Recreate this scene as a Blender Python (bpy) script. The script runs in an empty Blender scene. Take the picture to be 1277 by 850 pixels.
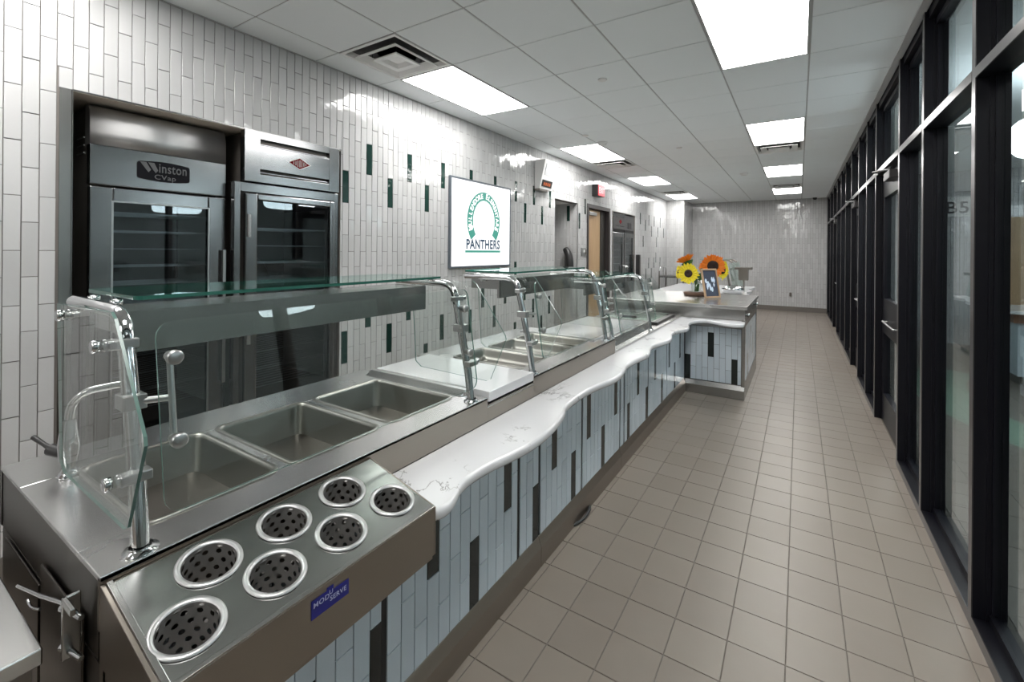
import bpy, bmesh, math, random
from mathutils import Vector, Matrix
random.seed(7)
C = bpy.context.scene.collection
SC = bpy.context.scene

# ------------------------------------------------------------------ camera
CAM_H = 1.62
F, TH, V0, CX, RO = 556.155, .5558, 312.53, 650.72, .008
Wd = Vector((-math.sin(TH), math.cos(TH), 0))
_r = Vector((math.cos(TH), math.sin(TH), 0)); _u = Vector((0, 0, 1))
Rt = _r*math.cos(RO) + _u*math.sin(RO); Up = -_r*math.sin(RO) + _u*math.cos(RO)
cd = bpy.data.cameras.new('camera'); cam = bpy.data.objects.new('camera', cd); C.objects.link(cam)
cam.matrix_world = Matrix(((Rt.x, Up.x, -Wd.x, 0), (Rt.y, Up.y, -Wd.y, 0), (Rt.z, Up.z, -Wd.z, CAM_H), (0, 0, 0, 1)))
cd.sensor_width = 36; cd.lens = F/1277*36; cd.shift_x = (638.5-CX)/1277; cd.shift_y = (V0-425)/1277
cd.clip_start = .02; SC.camera = cam

# ------------------------------------------------------------------ light levels
w = bpy.data.worlds.new('world'); SC.world = w; w.use_nodes = True
w.node_tree.nodes['Background'].inputs[0].default_value = (.6, .65, .7, 1)
w.node_tree.nodes['Background'].inputs[1].default_value = .12
PANEL_E = 9.0      # ceiling panels
NEXT_E = 7.0       # lamps of the room behind the glass wall
SCREEN_E = 0.72
SC.view_settings.view_transform = 'Standard'; SC.view_settings.look = 'None'
SC.view_settings.gamma = 1; SC.view_settings.exposure = 1.05; SC.view_settings.use_curve_mapping = False

# ------------------------------------------------------------------ room numbers
LX, RX, CZ, FY, BY = -3.28, .645, 3.114, 14.5, -3.6
TX, TY = -3.28, 2.143

# ------------------------------------------------------------------ helpers
def px(p):
    d = Vector(p)-Vector((0, 0, CAM_H)); k = d.dot(Wd)
    if k < .05: return None
    return CX+F*d.dot(Rt)/k, V0-F*d.dot(Up)/k, k

class NT:
    def __init__(s, name):
        s.m = bpy.data.materials.new(name); s.m.use_nodes = True; s.t = s.m.node_tree
        s.b = s.t.nodes['Principled BSDF']
    def n(s, typ, **k):
        x = s.t.nodes.new(typ)
        for a, b in k.items(): setattr(x, a, b)
        return x
    def l(s, a, b): s.t.links.new(a, b)
    def set(s, **k):
        for a, b in k.items():
            s.b.inputs[a.replace('_', ' ')].default_value = b if not isinstance(b, tuple) or len(b) == 4 else (*b, 1)
def simple(name, col, rough=.5, metal=0., **k):
    t = NT(name); t.set(Base_Color=tuple(col), Roughness=rough, Metallic=metal, **k); return t.m
def noise_bump(t, scale, strength, dist=.002, stretch=(1, 1, 1), detail=2, coord='Position'):
    g = t.n('ShaderNodeNewGeometry'); mp = t.n('ShaderNodeMapping'); mp.inputs['Scale'].default_value = stretch
    nz = t.n('ShaderNodeTexNoise'); nz.inputs['Scale'].default_value = scale; nz.inputs['Detail'].default_value = detail
    bp = t.n('ShaderNodeBump'); bp.inputs['Strength'].default_value = strength; bp.inputs['Distance'].default_value = dist
    t.l(g.outputs['Position'], mp.inputs[0]); t.l(mp.outputs[0], nz.inputs[0]); t.l(nz.outputs[0], bp.inputs['Height']); t.l(bp.outputs[0], t.b.inputs['Normal'])
    return nz, mp
def steel(name, col, rough, stretch=(3, .15, 3), rv=.12, bump=.15):
    t = NT(name); t.set(Base_Color=col, Metallic=1., Roughness=rough)
    nz, mp = noise_bump(t, 90, bump*.35, .0002, tuple(q*4 for q in stretch), 3)
    g = t.n('ShaderNodeNewGeometry'); n2 = t.n('ShaderNodeTexNoise'); n2.inputs['Scale'].default_value = 4; n2.inputs['Detail'].default_value = 4
    mr = t.n('ShaderNodeMapRange'); mr.inputs['To Min'].default_value = rough-rv*.4; mr.inputs['To Max'].default_value = rough+rv*.4
    t.l(g.outputs['Position'], n2.inputs[0]); t.l(n2.outputs[0], mr.inputs[0]); t.l(mr.outputs[0], t.b.inputs['Roughness'])
    return t.m
def tile_mat(name, c0, c1, rough=.07, bump=.5, scale=16, dist=.004):
    t = NT(name); t.set(Roughness=rough, IOR=1.5)
    g = t.n('ShaderNodeNewGeometry'); oi = t.n('ShaderNodeObjectInfo'); ad = t.n('ShaderNodeMath', operation='ADD'); fr = t.n('ShaderNodeMath', operation='FRACT')
    t.l(g.outputs['Random Per Island'], ad.inputs[0]); t.l(oi.outputs['Random'], ad.inputs[1]); t.l(ad.outputs[0], fr.inputs[0])
    mx = t.n('ShaderNodeMix', data_type='RGBA'); mx.inputs[6].default_value = (*c0, 1); mx.inputs[7].default_value = (*c1, 1)
    t.l(fr.outputs[0], mx.inputs[0]); t.l(mx.outputs[2], t.b.inputs['Base Color'])
    if bump: noise_bump(t, scale, bump, dist)
    return t.m
def glass_mat(name, tint, refl=(1, 1, 1), f0=.04, rough=0.0):
    t = NT(name); nt = t.t; nt.nodes.remove(t.b); out = nt.nodes['Material Output']
    g = t.n('ShaderNodeNewGeometry'); d = t.n('ShaderNodeVectorMath', operation='DOT_PRODUCT'); a = t.n('ShaderNodeMath', operation='ABSOLUTE')
    s = t.n('ShaderNodeMath', operation='SUBTRACT'); s.inputs[0].default_value = 1; p = t.n('ShaderNodeMath', operation='POWER'); p.inputs[1].default_value = 5
    m = t.n('ShaderNodeMath', operation='MULTIPLY_ADD'); m.inputs[1].default_value = 1-f0; m.inputs[2].default_value = f0
    tr = t.n('ShaderNodeBsdfTransparent'); tr.inputs[0].default_value = (*tint, 1)
    gl = t.n('ShaderNodeBsdfGlossy'); gl.inputs[0].default_value = (*refl, 1); gl.inputs['Roughness'].default_value = rough
    mx = t.n('ShaderNodeMixShader')
    t.l(g.outputs['Normal'], d.inputs[0]); t.l(g.outputs['Incoming'], d.inputs[1]); t.l(d.outputs['Value'], a.inputs[0]); t.l(a.outputs[0], s.inputs[1])
    t.l(s.outputs[0], p.inputs[0]); t.l(p.outputs[0], m.inputs[0]); t.l(m.outputs[0], mx.inputs[0]); t.l(tr.outputs[0], mx.inputs[1]); t.l(gl.outputs[0], mx.inputs[2]); t.l(mx.outputs[0], out.inputs[0])
    return t.m
def emit(name, col, e):
    t = NT(name); t.set(Base_Color=(0, 0, 0), Emission_Color=col, Emission_Strength=e, Roughness=.4); return t.m

M = {}
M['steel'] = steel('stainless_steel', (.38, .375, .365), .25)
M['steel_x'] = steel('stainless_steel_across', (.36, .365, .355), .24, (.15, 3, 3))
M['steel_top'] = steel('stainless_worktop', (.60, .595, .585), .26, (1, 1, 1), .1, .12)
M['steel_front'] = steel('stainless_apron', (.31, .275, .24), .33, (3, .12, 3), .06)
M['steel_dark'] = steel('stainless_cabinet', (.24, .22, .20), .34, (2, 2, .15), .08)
M['steel_well'] = steel('stainless_well', (.34, .335, .31), .34, (1, 1, 1), .06, .08)
M['steel_oven'] = steel('stainless_oven', (.30, .305, .31), .19, (3, .15, 3), .04)
M['steel_soft'] = steel('stainless_soft_sheen', (.50, .50, .50), .42, (3, .15, 3), .04)
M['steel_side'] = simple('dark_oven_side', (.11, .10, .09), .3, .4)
M['soffit'] = simple('brown_grey_soffit', (.62, .55, .47), .45)
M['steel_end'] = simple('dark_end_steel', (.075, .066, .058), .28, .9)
M['chrome'] = simple('chrome', (.68, .69, .70), .07, 1.)
M['satin'] = simple('satin_metal', (.50, .50, .50), .3, 1.)
M['rim'] = simple('satin_aluminium_rim', (.55, .55, .55), .38, .85)
M['cup'] = simple('grey_metal_cup', (.30, .29, .28), .45, .6)
M['slot'] = simple('dark_gap', (.012, .012, .013), .5)
M['slot_pipe'] = simple('dark_cavity', (.03, .03, .03), .6)
M['wtile'] = tile_mat('white_glazed_tile', (.47, .47, .47), (.54, .54, .54), .05, .30, 18, .004)
M['gtile'] = tile_mat('dark_green_glazed_tile', (.008, .030, .024), (.014, .044, .034))
M['ptile'] = tile_mat('pale_blue_grey_tile', (.56, .63, .69), (.64, .71, .77), .12, .15, 10)
M['btile'] = tile_mat('black_tile', (.010, .014, .014), (.018, .022, .02), .12, .1)
M['grout'] = simple('grey_grout', (.19, .175, .16), .9)
M['dgrout'] = simple('dark_grout', (.035, .035, .038), .8)
M['paint'] = simple('white_paint', (.72, .72, .70), .6)
M['ceil'] = NT('ceiling_panel'); M['ceil'].set(Base_Color=(.84, .875, .89), Roughness=.9); noise_bump(M['ceil'], 220, .25, .001); M['ceil'] = M['ceil'].m
M['tbar'] = simple('shaded_white_bar', (.42, .42, .42), .5)  # white bars greyed, putting the shadow gaps between tiles into colour
M['tbar_gap'] = simple('ceiling_void', (.08, .08, .08), .8)
M['black'] = simple('black_anodised_frame', (.005, .005, .008), .40, 0, Specular_IOR_Level=.25)
M['black_face'] = simple('dark_bronze_and_lit_face', (.10, .095, .095), .28, .7)  # also the lighter, lit copy of the black frame
M['blackp'] = simple('black_plastic', (.02, .02, .02), .35)
M['white_plastic'] = simple('white_plastic', (.75, .75, .74), .35)
M['glass'] = glass_mat('clear_glass', (.955, .975, .965))
M['shelf_glass'] = glass_mat('green_tinted_shelf_glass', (.90, .95, .93), (.9, 1, .97))
M['pane'] = glass_mat('window_pane', (.74, .80, .81), (.95, .98, 1))
M['oven_glass'] = glass_mat('smoked_oven_glass', (.70, .74, .76), (.95, .98, 1), .06)
M['edge'] = simple('green_glass_edge', (.02, .10, .075), .12)
M['edge_lt'] = simple('pale_glass_edge', (.11, .19, .165), .12)
M['lamp'] = emit('ceiling_lamp_diffuser', (1, .985, .96), PANEL_E)
M['lamp2'] = emit('next_room_lamp', (.95, .98, 1), NEXT_E)
M['screen'] = emit('lit_screen', (.97, .985, 1), SCREEN_E)
M['ink_green'] = emit('screen_teal', (.034, .18, .14), 1.)
M['ink_white'] = emit('screen_white', (1, 1, 1), .85)
M['ink_navy'] = emit('screen_slate', (.02, .04, .065), 1.)
M['red_lit'] = emit('red_exit_face', (.75, .05, .07), .8)
M['red_let'] = emit('exit_letters', (1, .5, .5), .9)
M['orange_lit'] = emit('orange_digits', (1, .22, .05), .35)
M['red'] = simple('red_enamel', (.13, .003, .006), .6, 0, Specular_IOR_Level=.1)
M['plate'] = simple('black_name_plate', (.006, .006, .008), .6, 0, Specular_IOR_Level=.1)
M['plate_let'] = simple('grey_plate_letters', (.10, .10, .105), .4, .3)
M['blue'] = simple('blue_label', (.01, .012, .17), .35)
M['blue_let'] = simple('label_letters', (.45, .48, .70), .4)
M['base'] = simple('grey_cove_base', (.15, .135, .12), .5)
M['wood'] = NT('oak_veneer'); M['wood'].set(Roughness=.45)
_t = M['wood']; _g = _t.n('ShaderNodeNewGeometry'); _mp = _t.n('ShaderNodeMapping'); _mp.inputs['Scale'].default_value = (9, 9, .7); _nz = _t.n('ShaderNodeTexNoise'); _nz.inputs['Scale'].default_value = 3; _nz.inputs['Detail'].default_value = 5
_mx = _t.n('ShaderNodeMix', data_type='RGBA'); _mx.inputs[6].default_value = (.40, .25, .13, 1); _mx.inputs[7].default_value = (.58, .40, .23, 1)
_t.l(_g.outputs['Position'], _mp.inputs[0]); _t.l(_mp.outputs[0], _nz.inputs[0]); _t.l(_nz.outputs[0], _mx.inputs[0]); _t.l(_mx.outputs[2], _t.b.inputs['Base Color']); M['wood'] = _t.m
M['dwood'] = simple('brown_bark_wood', (.09, .045, .025), .6)
M['ltwood'] = simple('light_pine', (.42, .28, .17), .6)
M['slate'] = simple('chalkboard_slate', (.045, .055, .085), .7)
M['chalk'] = simple('chalk_drawing', (.62, .72, .85), .8)
M['pet_o'] = simple('orange_petals', (.85, .22, .01), .6)
M['pet_y'] = simple('yellow_petals', (.80, .66, .02), .6)
M['disc'] = simple('dark_seed_disc', (.02, .008, .005), .8)
M['stem'] = simple('green_stem', (.03, .10, .02), .6)
M['inlay'] = simple('pale_green_floor_finish', (.26, .36, .27), .35)
M['orange_wood'] = simple('copper_brown_front', (.28, .13, .07), .4)
def quartz():
    t = NT('white_quartz'); t.set(Roughness=.12)
    g = t.n('ShaderNodeNewGeometry'); n1 = t.n('ShaderNodeTexNoise'); n1.inputs['Scale'].default_value = 1.0; n1.inputs['Detail'].default_value = 9; n1.inputs['Roughness'].default_value = .68; n1.inputs['Distortion'].default_value = .5
    s = t.n('ShaderNodeMath', operation='SUBTRACT'); s.inputs[1].default_value = .5; a = t.n('ShaderNodeMath', operation='ABSOLUTE')
    mr = t.n('ShaderNodeMapRange'); mr.inputs['From Min'].default_value = 0; mr.inputs['From Max'].default_value = .007; mr.inputs['To Min'].default_value = 1; mr.inputs['To Max'].default_value = 0
    n2 = t.n('ShaderNodeTexNoise'); n2.inputs['Scale'].default_value = 3.2; n2.inputs['Detail'].default_value = 4
    m2 = t.n('ShaderNodeMapRange'); m2.inputs['From Min'].default_value = .46; m2.inputs['From Max'].default_value = .60
    mu = t.n('ShaderNodeMath', operation='MULTIPLY'); mx = t.n('ShaderNodeMix', data_type='RGBA')
    mx.inputs[6].default_value = (.69, .69, .705, 1); mx.inputs[7].default_value = (.17, .165, .16, 1)
    t.l(g.outputs['Position'], n1.inputs[0]); t.l(g.outputs['Position'], n2.inputs[0]); t.l(n1.outputs[0], s.inputs[0]); t.l(s.outputs[0], a.inputs[0]); t.l(a.outputs[0], mr.inputs[0])
    t.l(n2.outputs[0], m2.inputs[0]); t.l(mr.outputs[0], mu.inputs[0]); t.l(m2.outputs[0], mu.inputs[1]); t.l(mu.outputs[0], mx.inputs[0]); t.l(mx.outputs[2], t.b.inputs['Base Color'])
    return t.m
M['quartz'] = quartz()
M['quartz_plain'] = simple('white_solid_surface', (.70, .70, .71), .10)
def floor_mat():
    t = NT('taupe_floor_tile')
    g = t.n('ShaderNodeNewGeometry'); oi = t.n('ShaderNodeObjectInfo'); ad = t.n('ShaderNodeMath', operation='ADD'); fr = t.n('ShaderNodeMath', operation='FRACT')
    t.l(g.outputs['Random Per Island'], ad.inputs[0]); t.l(oi.outputs['Random'], ad.inputs[1]); t.l(ad.outputs[0], fr.inputs[0])
    nz = t.n('ShaderNodeTexNoise'); nz.inputs['Scale'].default_value = 7; nz.inputs['Detail'].default_value = 6
    t.l(g.outputs['Position'], nz.inputs[0])
    av = t.n('ShaderNodeMath', operation='MULTIPLY_ADD'); av.inputs[1].default_value = .45; t.l(fr.outputs[0], av.inputs[0])
    sc = t.n('ShaderNodeMath', operation='MULTIPLY'); sc.inputs[1].default_value = .6; t.l(nz.outputs[0], sc.inputs[0]); t.l(sc.outputs[0], av.inputs[2])
    mx = t.n('ShaderNodeMix', data_type='RGBA'); mx.inputs[6].default_value = (.198, .168, .140, 1); mx.inputs[7].default_value = (.250, .215, .182, 1)
    t.l(av.outputs[0], mx.inputs[0]); t.l(mx.outputs[2], t.b.inputs['Base Color'])
    mr = t.n('ShaderNodeMapRange'); mr.inputs['To Min'].default_value = .28; mr.inputs['To Max'].default_value = .46
    t.l(nz.outputs[0], mr.inputs[0]); t.l(mr.outputs[0], t.b.inputs['Roughness'])
    bp = t.n('ShaderNodeBump'); bp.inputs['Strength'].default_value = .12; bp.inputs['Distance'].default_value = .001
    n3 = t.n('ShaderNodeTexNoise'); n3.inputs['Scale'].default_value = 90; t.l(g.outputs['Position'], n3.inputs[0]); t.l(n3.outputs[0], bp.inputs['Height']); t.l(bp.outputs[0], t.b.inputs['Normal'])
    return t.m
M['floor'] = floor_mat()
M['fgrout'] = simple('floor_grout', (.17, .15, .13), .9)

def setpar(o, p):
    o.parent = p; o.matrix_parent_inverse = Matrix.Translation(p.location).inverted()
def tag(o, label=None, cat=None, group=None, kind=None):
    if label: o['label'] = label
    if cat: o['category'] = cat
    if group: o['group'] = group
    if kind: o['kind'] = kind
    return o
def thing(name, label, cat, loc=(0, 0, 0), group=None):
    o = bpy.data.objects.new(name, None); C.objects.link(o); o.location = loc; o.empty_display_size = .1
    return tag(o, label, cat, group)
def cr(pts, n=6, closed=False):
    P = [Vector(p) for p in pts]; out = []
    for i in range(len(P)-1):
        p0 = P[max(i-1, 0)]; p1 = P[i]; p2 = P[i+1]; p3 = P[min(i+2, len(P)-1)]
        for k in range(n):
            t = k/n; out.append(.5*((2*p1)+(p2-p0)*t+(2*p0-5*p1+4*p2-p3)*t*t+(3*p1-p0-3*p2+p3)*t**3))
    out.append(P[-1]); return out

class MB:
    def __init__(s): s.v = []; s.f = []; s.m = []; s.s = []; s.c = 0; s.sm = False
    def add(s, vs, fs, sm=None):
        o = len(s.v); s.v += [tuple(v) for v in vs]; s.f += [[i+o for i in f] for f in fs]
        s.m += [s.c]*len(fs); s.s += [s.sm if sm is None else sm]*len(fs); return s
    def box(s, x0, x1, y0, y1, z0, z1):
        x0, x1 = sorted((x0, x1)); y0, y1 = sorted((y0, y1)); z0, z1 = sorted((z0, z1))
        return s.add([(x, y, z) for z in (z0, z1) for y in (y0, y1) for x in (x0, x1)], [(0, 2, 3, 1), (4, 5, 7, 6), (0, 1, 5, 4), (2, 6, 7, 3), (0, 4, 6, 2), (1, 3, 7, 5)])
    def obox(s, c, ax, ay, az):   # centre and three half-axis vectors
        c, ax, ay, az = map(Vector, (c, ax, ay, az))
        if ax.cross(ay).dot(az) < 0: az = -az
        return s.add([c+ax*i+ay*j+az*k for k in (-1, 1) for j in (-1, 1) for i in (-1, 1)], [(0, 2, 3, 1), (4, 5, 7, 6), (0, 1, 5, 4), (2, 6, 7, 3), (0, 4, 6, 2), (1, 3, 7, 5)])
    def frames(s, P):
        P = [Vector(p) for p in P]; T = []
        for i in range(len(P)): T.append((P[min(i+1, len(P)-1)]-P[max(i-1, 0)]).normalized())
        r = T[0].orthogonal().normalized(); out = []
        for i, t in enumerate(T):
            r = (r-t*r.dot(t)).normalized(); out.append((P[i], r, t.cross(r)))
        return out
    def tube(s, P, r, n=12, cap=True):
        fr = s.frames(P); vs = []; L = len(fr)
        for i, (p, a, b) in enumerate(fr):
            ri = r[i] if isinstance(r, (list, tuple)) else r
            vs += [p+(a*math.cos(2*math.pi*k/n)+b*math.sin(2*math.pi*k/n))*ri for k in range(n)]
        fs = [(i*n+k, i*n+(k+1) % n, (i+1)*n+(k+1) % n, (i+1)*n+k) for i in range(L-1) for k in range(n)]
        s.add(vs, fs, True)
        if cap: s.add(vs[:n], [tuple(range(n))[::-1]], False); s.add(vs[-n:], [tuple(range(n))], False)
        return s
    def cyl(s, a, b, r, n=16): return s.tube([a, b], r, n)
    def prism(s, poly, f, d):     # poly points mapped by f to 3d, extruded by vector d
        n = len(poly); A = [Vector(f(*p)) for p in poly]; d = Vector(d); B = [a+d for a in A]
        nn = Vector((0, 0, 0))
        for i in range(n): nn += A[i].cross(A[(i+1) % n])
        flip = nn.dot(d) > 0
        s.add(A+B, [tuple(range(n))[::-1] if flip else tuple(range(n)), tuple(range(n, 2*n)) if flip else tuple(range(n, 2*n))[::-1]] +
              [((i, (i+1) % n, n+(i+1) % n, n+i) if flip else (i, n+i, n+(i+1) % n, (i+1) % n)) for i in range(n)])
        return s
    def lathe(s, prof, c, n=24, ax='z', sm=True):   # prof (r,h)
        vs = []
        for r, h in prof:
            for k in range(n):
                a = 2*math.pi*k/n; x, y = r*math.cos(a), r*math.sin(a)
                vs.append({'z': (c[0]+x, c[1]+y, c[2]+h), 'x': (c[0]+h, c[1]+x, c[2]+y), 'y': (c[0]+y, c[1]+h, c[2]+x)}[ax])
        return s.add(vs, [(i*n+k, i*n+(k+1) % n, (i+1)*n+(k+1) % n, (i+1)*n+k) for i in range(len(prof)-1) for k in range(n)], sm)
    def loft(s, loops, cap0=False, cap1=False, sm=True):
        n = len(loops[0]); vs = [p for l in loops for p in l]
        s.add(vs, [(i*n+k, i*n+(k+1) % n, (i+1)*n+(k+1) % n, (i+1)*n+k) for i in range(len(loops)-1) for k in range(n)], sm)
        if cap0: s.add(loops[0], [tuple(range(n))[::-1]], False)
        if cap1: s.add(loops[-1], [tuple(range(n))], False)
        return s
    def build(s, name, mat, parent=None, bevel=0, seg=2, thick=0, rec=True, merge=False):
        me = bpy.data.meshes.new(name); mats = mat if isinstance(mat, (list, tuple)) else [mat]
        org = Vector((0, 0, 0))
        if parent is None and rec:
            xs = [v[0] for v in s.v]; ys = [v[1] for v in s.v]; zs = [v[2] for v in s.v]
            org = Vector(((min(xs)+max(xs))/2, (min(ys)+max(ys))/2, min(zs)))
        me.from_pydata([Vector(v)-org for v in s.v], [], s.f)
        for m in mats: me.materials.append(M[m] if isinstance(m, str) else m)
        me.polygons.foreach_set('material_index', s.m); me.polygons.foreach_set('use_smooth', s.s); me.update()
        if merge:
            bm = bmesh.new(); bm.from_mesh(me); bmesh.ops.remove_doubles(bm, verts=bm.verts, dist=.0003); bm.to_mesh(me); bm.free()
        o = bpy.data.objects.new(name, me); C.objects.link(o); o.location = org
        if parent: setpar(o, parent)
        if thick:
            d = o.modifiers.new('thickness', 'SOLIDIFY'); d.thickness = thick; d.offset = -1
        if bevel:
            b = o.modifiers.new('bevel', 'BEVEL'); b.width = bevel; b.segments = seg; b.limit_method = 'ANGLE'; b.angle_limit = math.radians(40)
        return o
def box(name, mat, parent, *a, bevel=0): return MB().box(*a).build(name, mat, parent, bevel)
def rrect(x0, x1, y0, y1, r, n=4):
    out = []
    for cx, cy, a0 in ((x1-r, y1-r, 0), (x0+r, y1-r, 90), (x0+r, y0+r, 180), (x1-r, y0+r, 270)):
        for k in range(n+1):
            a = math.radians(a0+90*k/n); out.append((cx+r*math.cos(a), cy+r*math.sin(a)))
    return out
def text_mesh(txt, size, align='CENTER', sx=1., bold=.012):
    cu = bpy.data.curves.new('lettering', 'FONT'); cu.body = txt; cu.size = size; cu.align_x = align; cu.resolution_u = 3; cu.space_character = 1.08; cu.offset = size*bold
    ob = bpy.data.objects.new('lettering', cu); me = bpy.data.meshes.new_from_object(ob)
    vs = [(v.co.x*sx, v.co.y) for v in me.vertices]; fs = [tuple(p.vertices) for p in me.polygons]
    bpy.data.objects.remove(ob); bpy.data.curves.remove(cu); bpy.data.meshes.remove(me); return vs, fs
def lettering(mb, txt, size, O, U, V, N, align='CENTER', sx=1., rot=0, th=.0015, bold=.012):
    vs, fs = text_mesh(txt, size, align, sx, bold); O, U, V, N = map(Vector, (O, U, V, N)); c, s_ = math.cos(rot), math.sin(rot)
    mb.add([O+U*(x*c-y*s_)+V*(x*s_+y*c)+N*th for x, y in vs], fs); return mb

# ------------------------------------------------------------------ tile fields
_tm = {}
def tmesh(wd, ht, th, mat, ch):
    k = (round(wd, 3), round(ht, 3), round(th, 4), mat)
    if k not in _tm:
        a, b = wd/2, ht/2; m = MB()
        m.add([(-a, -b, 0), (a, -b, 0), (a, b, 0), (-a, b, 0), (-a, -b, th-ch), (a, -b, th-ch), (a, b, th-ch), (-a, b, th-ch), (-a+ch, -b+ch, th), (a-ch, -b+ch, th), (a-ch, b-ch, th), (-a+ch, b-ch, th)],
              [(0, 1, 5, 4), (1, 2, 6, 5), (2, 3, 7, 6), (3, 0, 4, 7), (4, 5, 9, 8), (5, 6, 10, 9), (6, 7, 11, 10), (7, 4, 8, 11), (8, 9, 10, 11)])
        me = bpy.data.meshes.new('tile'); me.from_pydata(m.v, [], m.f); me.materials.append(M[mat]); _tm[k] = me
    return _tm[k]
def lay(rects, parent, O, U, V, name='tile', th=.007, ch=.0015, tilt=.018, budget=300, minpx=50, stuffname='small_tiles'):
    """rects: (u0,u1,v0,v1,mat). Biggest in view become objects, the rest one stuff part."""
    O, U, V = Vector(O), Vector(U), Vector(V); N = U.cross(V); sc = []
    for r in rects:
        c = O+U*((r[0]+r[1])/2)+V*((r[2]+r[3])/2); q = px(c); a = 0
        if q and -30 < q[0] < 1307 and -30 < q[1] < 880:
            d = (Vector((0, 0, CAM_H))-c); L = d.length; a = (r[1]-r[0])*(r[3]-r[2])*F*F/q[2]**2*abs(d.normalized().dot(N))*1.
        sc.append((a, r, c))
    sc.sort(key=lambda t: -t[0])
    big = [t for t in sc[:budget] if t[0] > minpx]; rest = sc[len(big):]
    for a, r, c in big:
        o = bpy.data.objects.new(name, tmesh(r[1]-r[0], r[3]-r[2], th, r[4], ch)); C.objects.link(o)
        m = Matrix((U, V, N)).transposed().to_4x4(); m.translation = c
        m = m @ Matrix.Rotation(random.uniform(-tilt, tilt), 4, 'X') @ Matrix.Rotation(random.uniform(-tilt, tilt), 4, 'Y')
        setpar(o, parent); o.matrix_basis = m
    if rest:
        ms = sorted({t[1][4] for t in rest}); mb = MB()
        for a, r, c in rest:
            ax = (r[1]-r[0])/2; by = (r[3]-r[2])/2; tx, ty = random.uniform(-tilt, tilt), random.uniform(-tilt, tilt); mb.c = ms.index(r[4])
            def P(x, y, z): return c+U*x+V*y+N*(z+x*tx+y*ty)
            mb.add([P(-ax, -by, 0), P(ax, -by, 0), P(ax, by, 0), P(-ax, by, 0), P(-ax, -by, th-ch), P(ax, -by, th-ch), P(ax, by, th-ch), P(-ax, by, th-ch), P(-ax+ch, -by+ch, th), P(ax-ch, -by+ch, th), P(ax-ch, by-ch, th), P(-ax+ch, by-ch, th)],
                   [(0, 1, 5, 4), (1, 2, 6, 5), (2, 3, 7, 6), (3, 0, 4, 7), (4, 5, 9, 8), (5, 6, 10, 9), (6, 7, 11, 10), (7, 4, 8, 11), (8, 9, 10, 11)])
        o = mb.build(stuffname, ms, parent); o['kind'] = 'stuff'
def columns(u0, u1, v0, v1, pu, au, pv, phB, phA, holes=(), dark=(), gap=.0035, mats=('wtile', 'gtile')):
    """vertical running-bond tiles; column i has joints at phB (even) or phA (odd)"""
    R = []; i0 = math.floor((u0-au)/pu)-1; i1 = math.ceil((u1-au)/pu)+1
    dk = set()
    for (du, dv) in dark:
        cand = []
        for i in range(math.floor((du-au)/pu)-1, math.floor((du-au)/pu)+2):
            ph = phB if i % 2 == 0 else phA; j = math.floor((dv-ph)/pv)
            cand.append((abs(dv-ph-(j+.5)*pv)+1.3*abs(du-au-(i+.5)*pu), i, j))
        dk.add(min(cand)[1:])
    for i in range(i0, i1):
        ph = phB if i % 2 == 0 else phA
        for j in range(math.floor((v0-ph)/pv)-1, math.ceil((v1-ph)/pv)+1):
            ps = [[au+i*pu+gap/2, au+(i+1)*pu-gap/2, ph+j*pv+gap/2, ph+(j+1)*pv-gap/2]]
            p = ps[0]; p[0] = max(p[0], u0); p[1] = min(p[1], u1); p[2] = max(p[2], v0); p[3] = min(p[3], v1)
            for (a, b, c, d) in holes:
                nx = []
                for p in ps:
                    if p[1] <= a or p[0] >= b or p[3] <= c or p[2] >= d: nx.append(p); continue
                    if p[0] < a: nx.append([p[0], a, p[2], p[3]])
                    if p[1] > b: nx.append([b, p[1], p[2], p[3]])
                    m0, m1 = max(p[0], a), min(p[1], b)
                    if p[3] > d: nx.append([m0, m1, d, p[3]])
                    if p[2] < c: nx.append([m0, m1, p[2], c])
                ps = nx
            for p in ps:
                if p[1]-p[0] > .006 and p[3]-p[2] > .006: R.append((*p, mats[1] if (i, j) in dk else mats[0]))
    return R
PV, PHB, PHA = .2735, 2.290-.2735*8, 2.4215-.2735*8

# ================================================================== STRUCTURE
# ---- floor
fl = MB().box(LX-1.6, RX+.11, BY, FY+.05, -.08, -.004).build('floor', 'fgrout'); fl['kind'] = 'structure'
FS, FX0, FY0 = .2095, -1.081, 1.413
R = []
for i in range(-11, 9):
    for j in range(-24, 64):
        a, b = FX0+i*FS+.002, FX0+(i+1)*FS-.002; c, d = FY0+j*FS+.002, FY0+(j+1)*FS-.002
        a = max(a, LX+.002); b = min(b, RX+.05); c = max(c, BY+.002); d = min(d, FY-.002)
        if a > -3.3 and b-a > .01 and d-c > .01: R.append((a, b, c, d, 'floor'))
lay(R, fl, (0, 0, -.0062), (1, 0, 0), (0, 1, 0), 'floor_tile', .0062, .001, .0012, 300, 40, 'small_floor_tiles')

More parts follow.
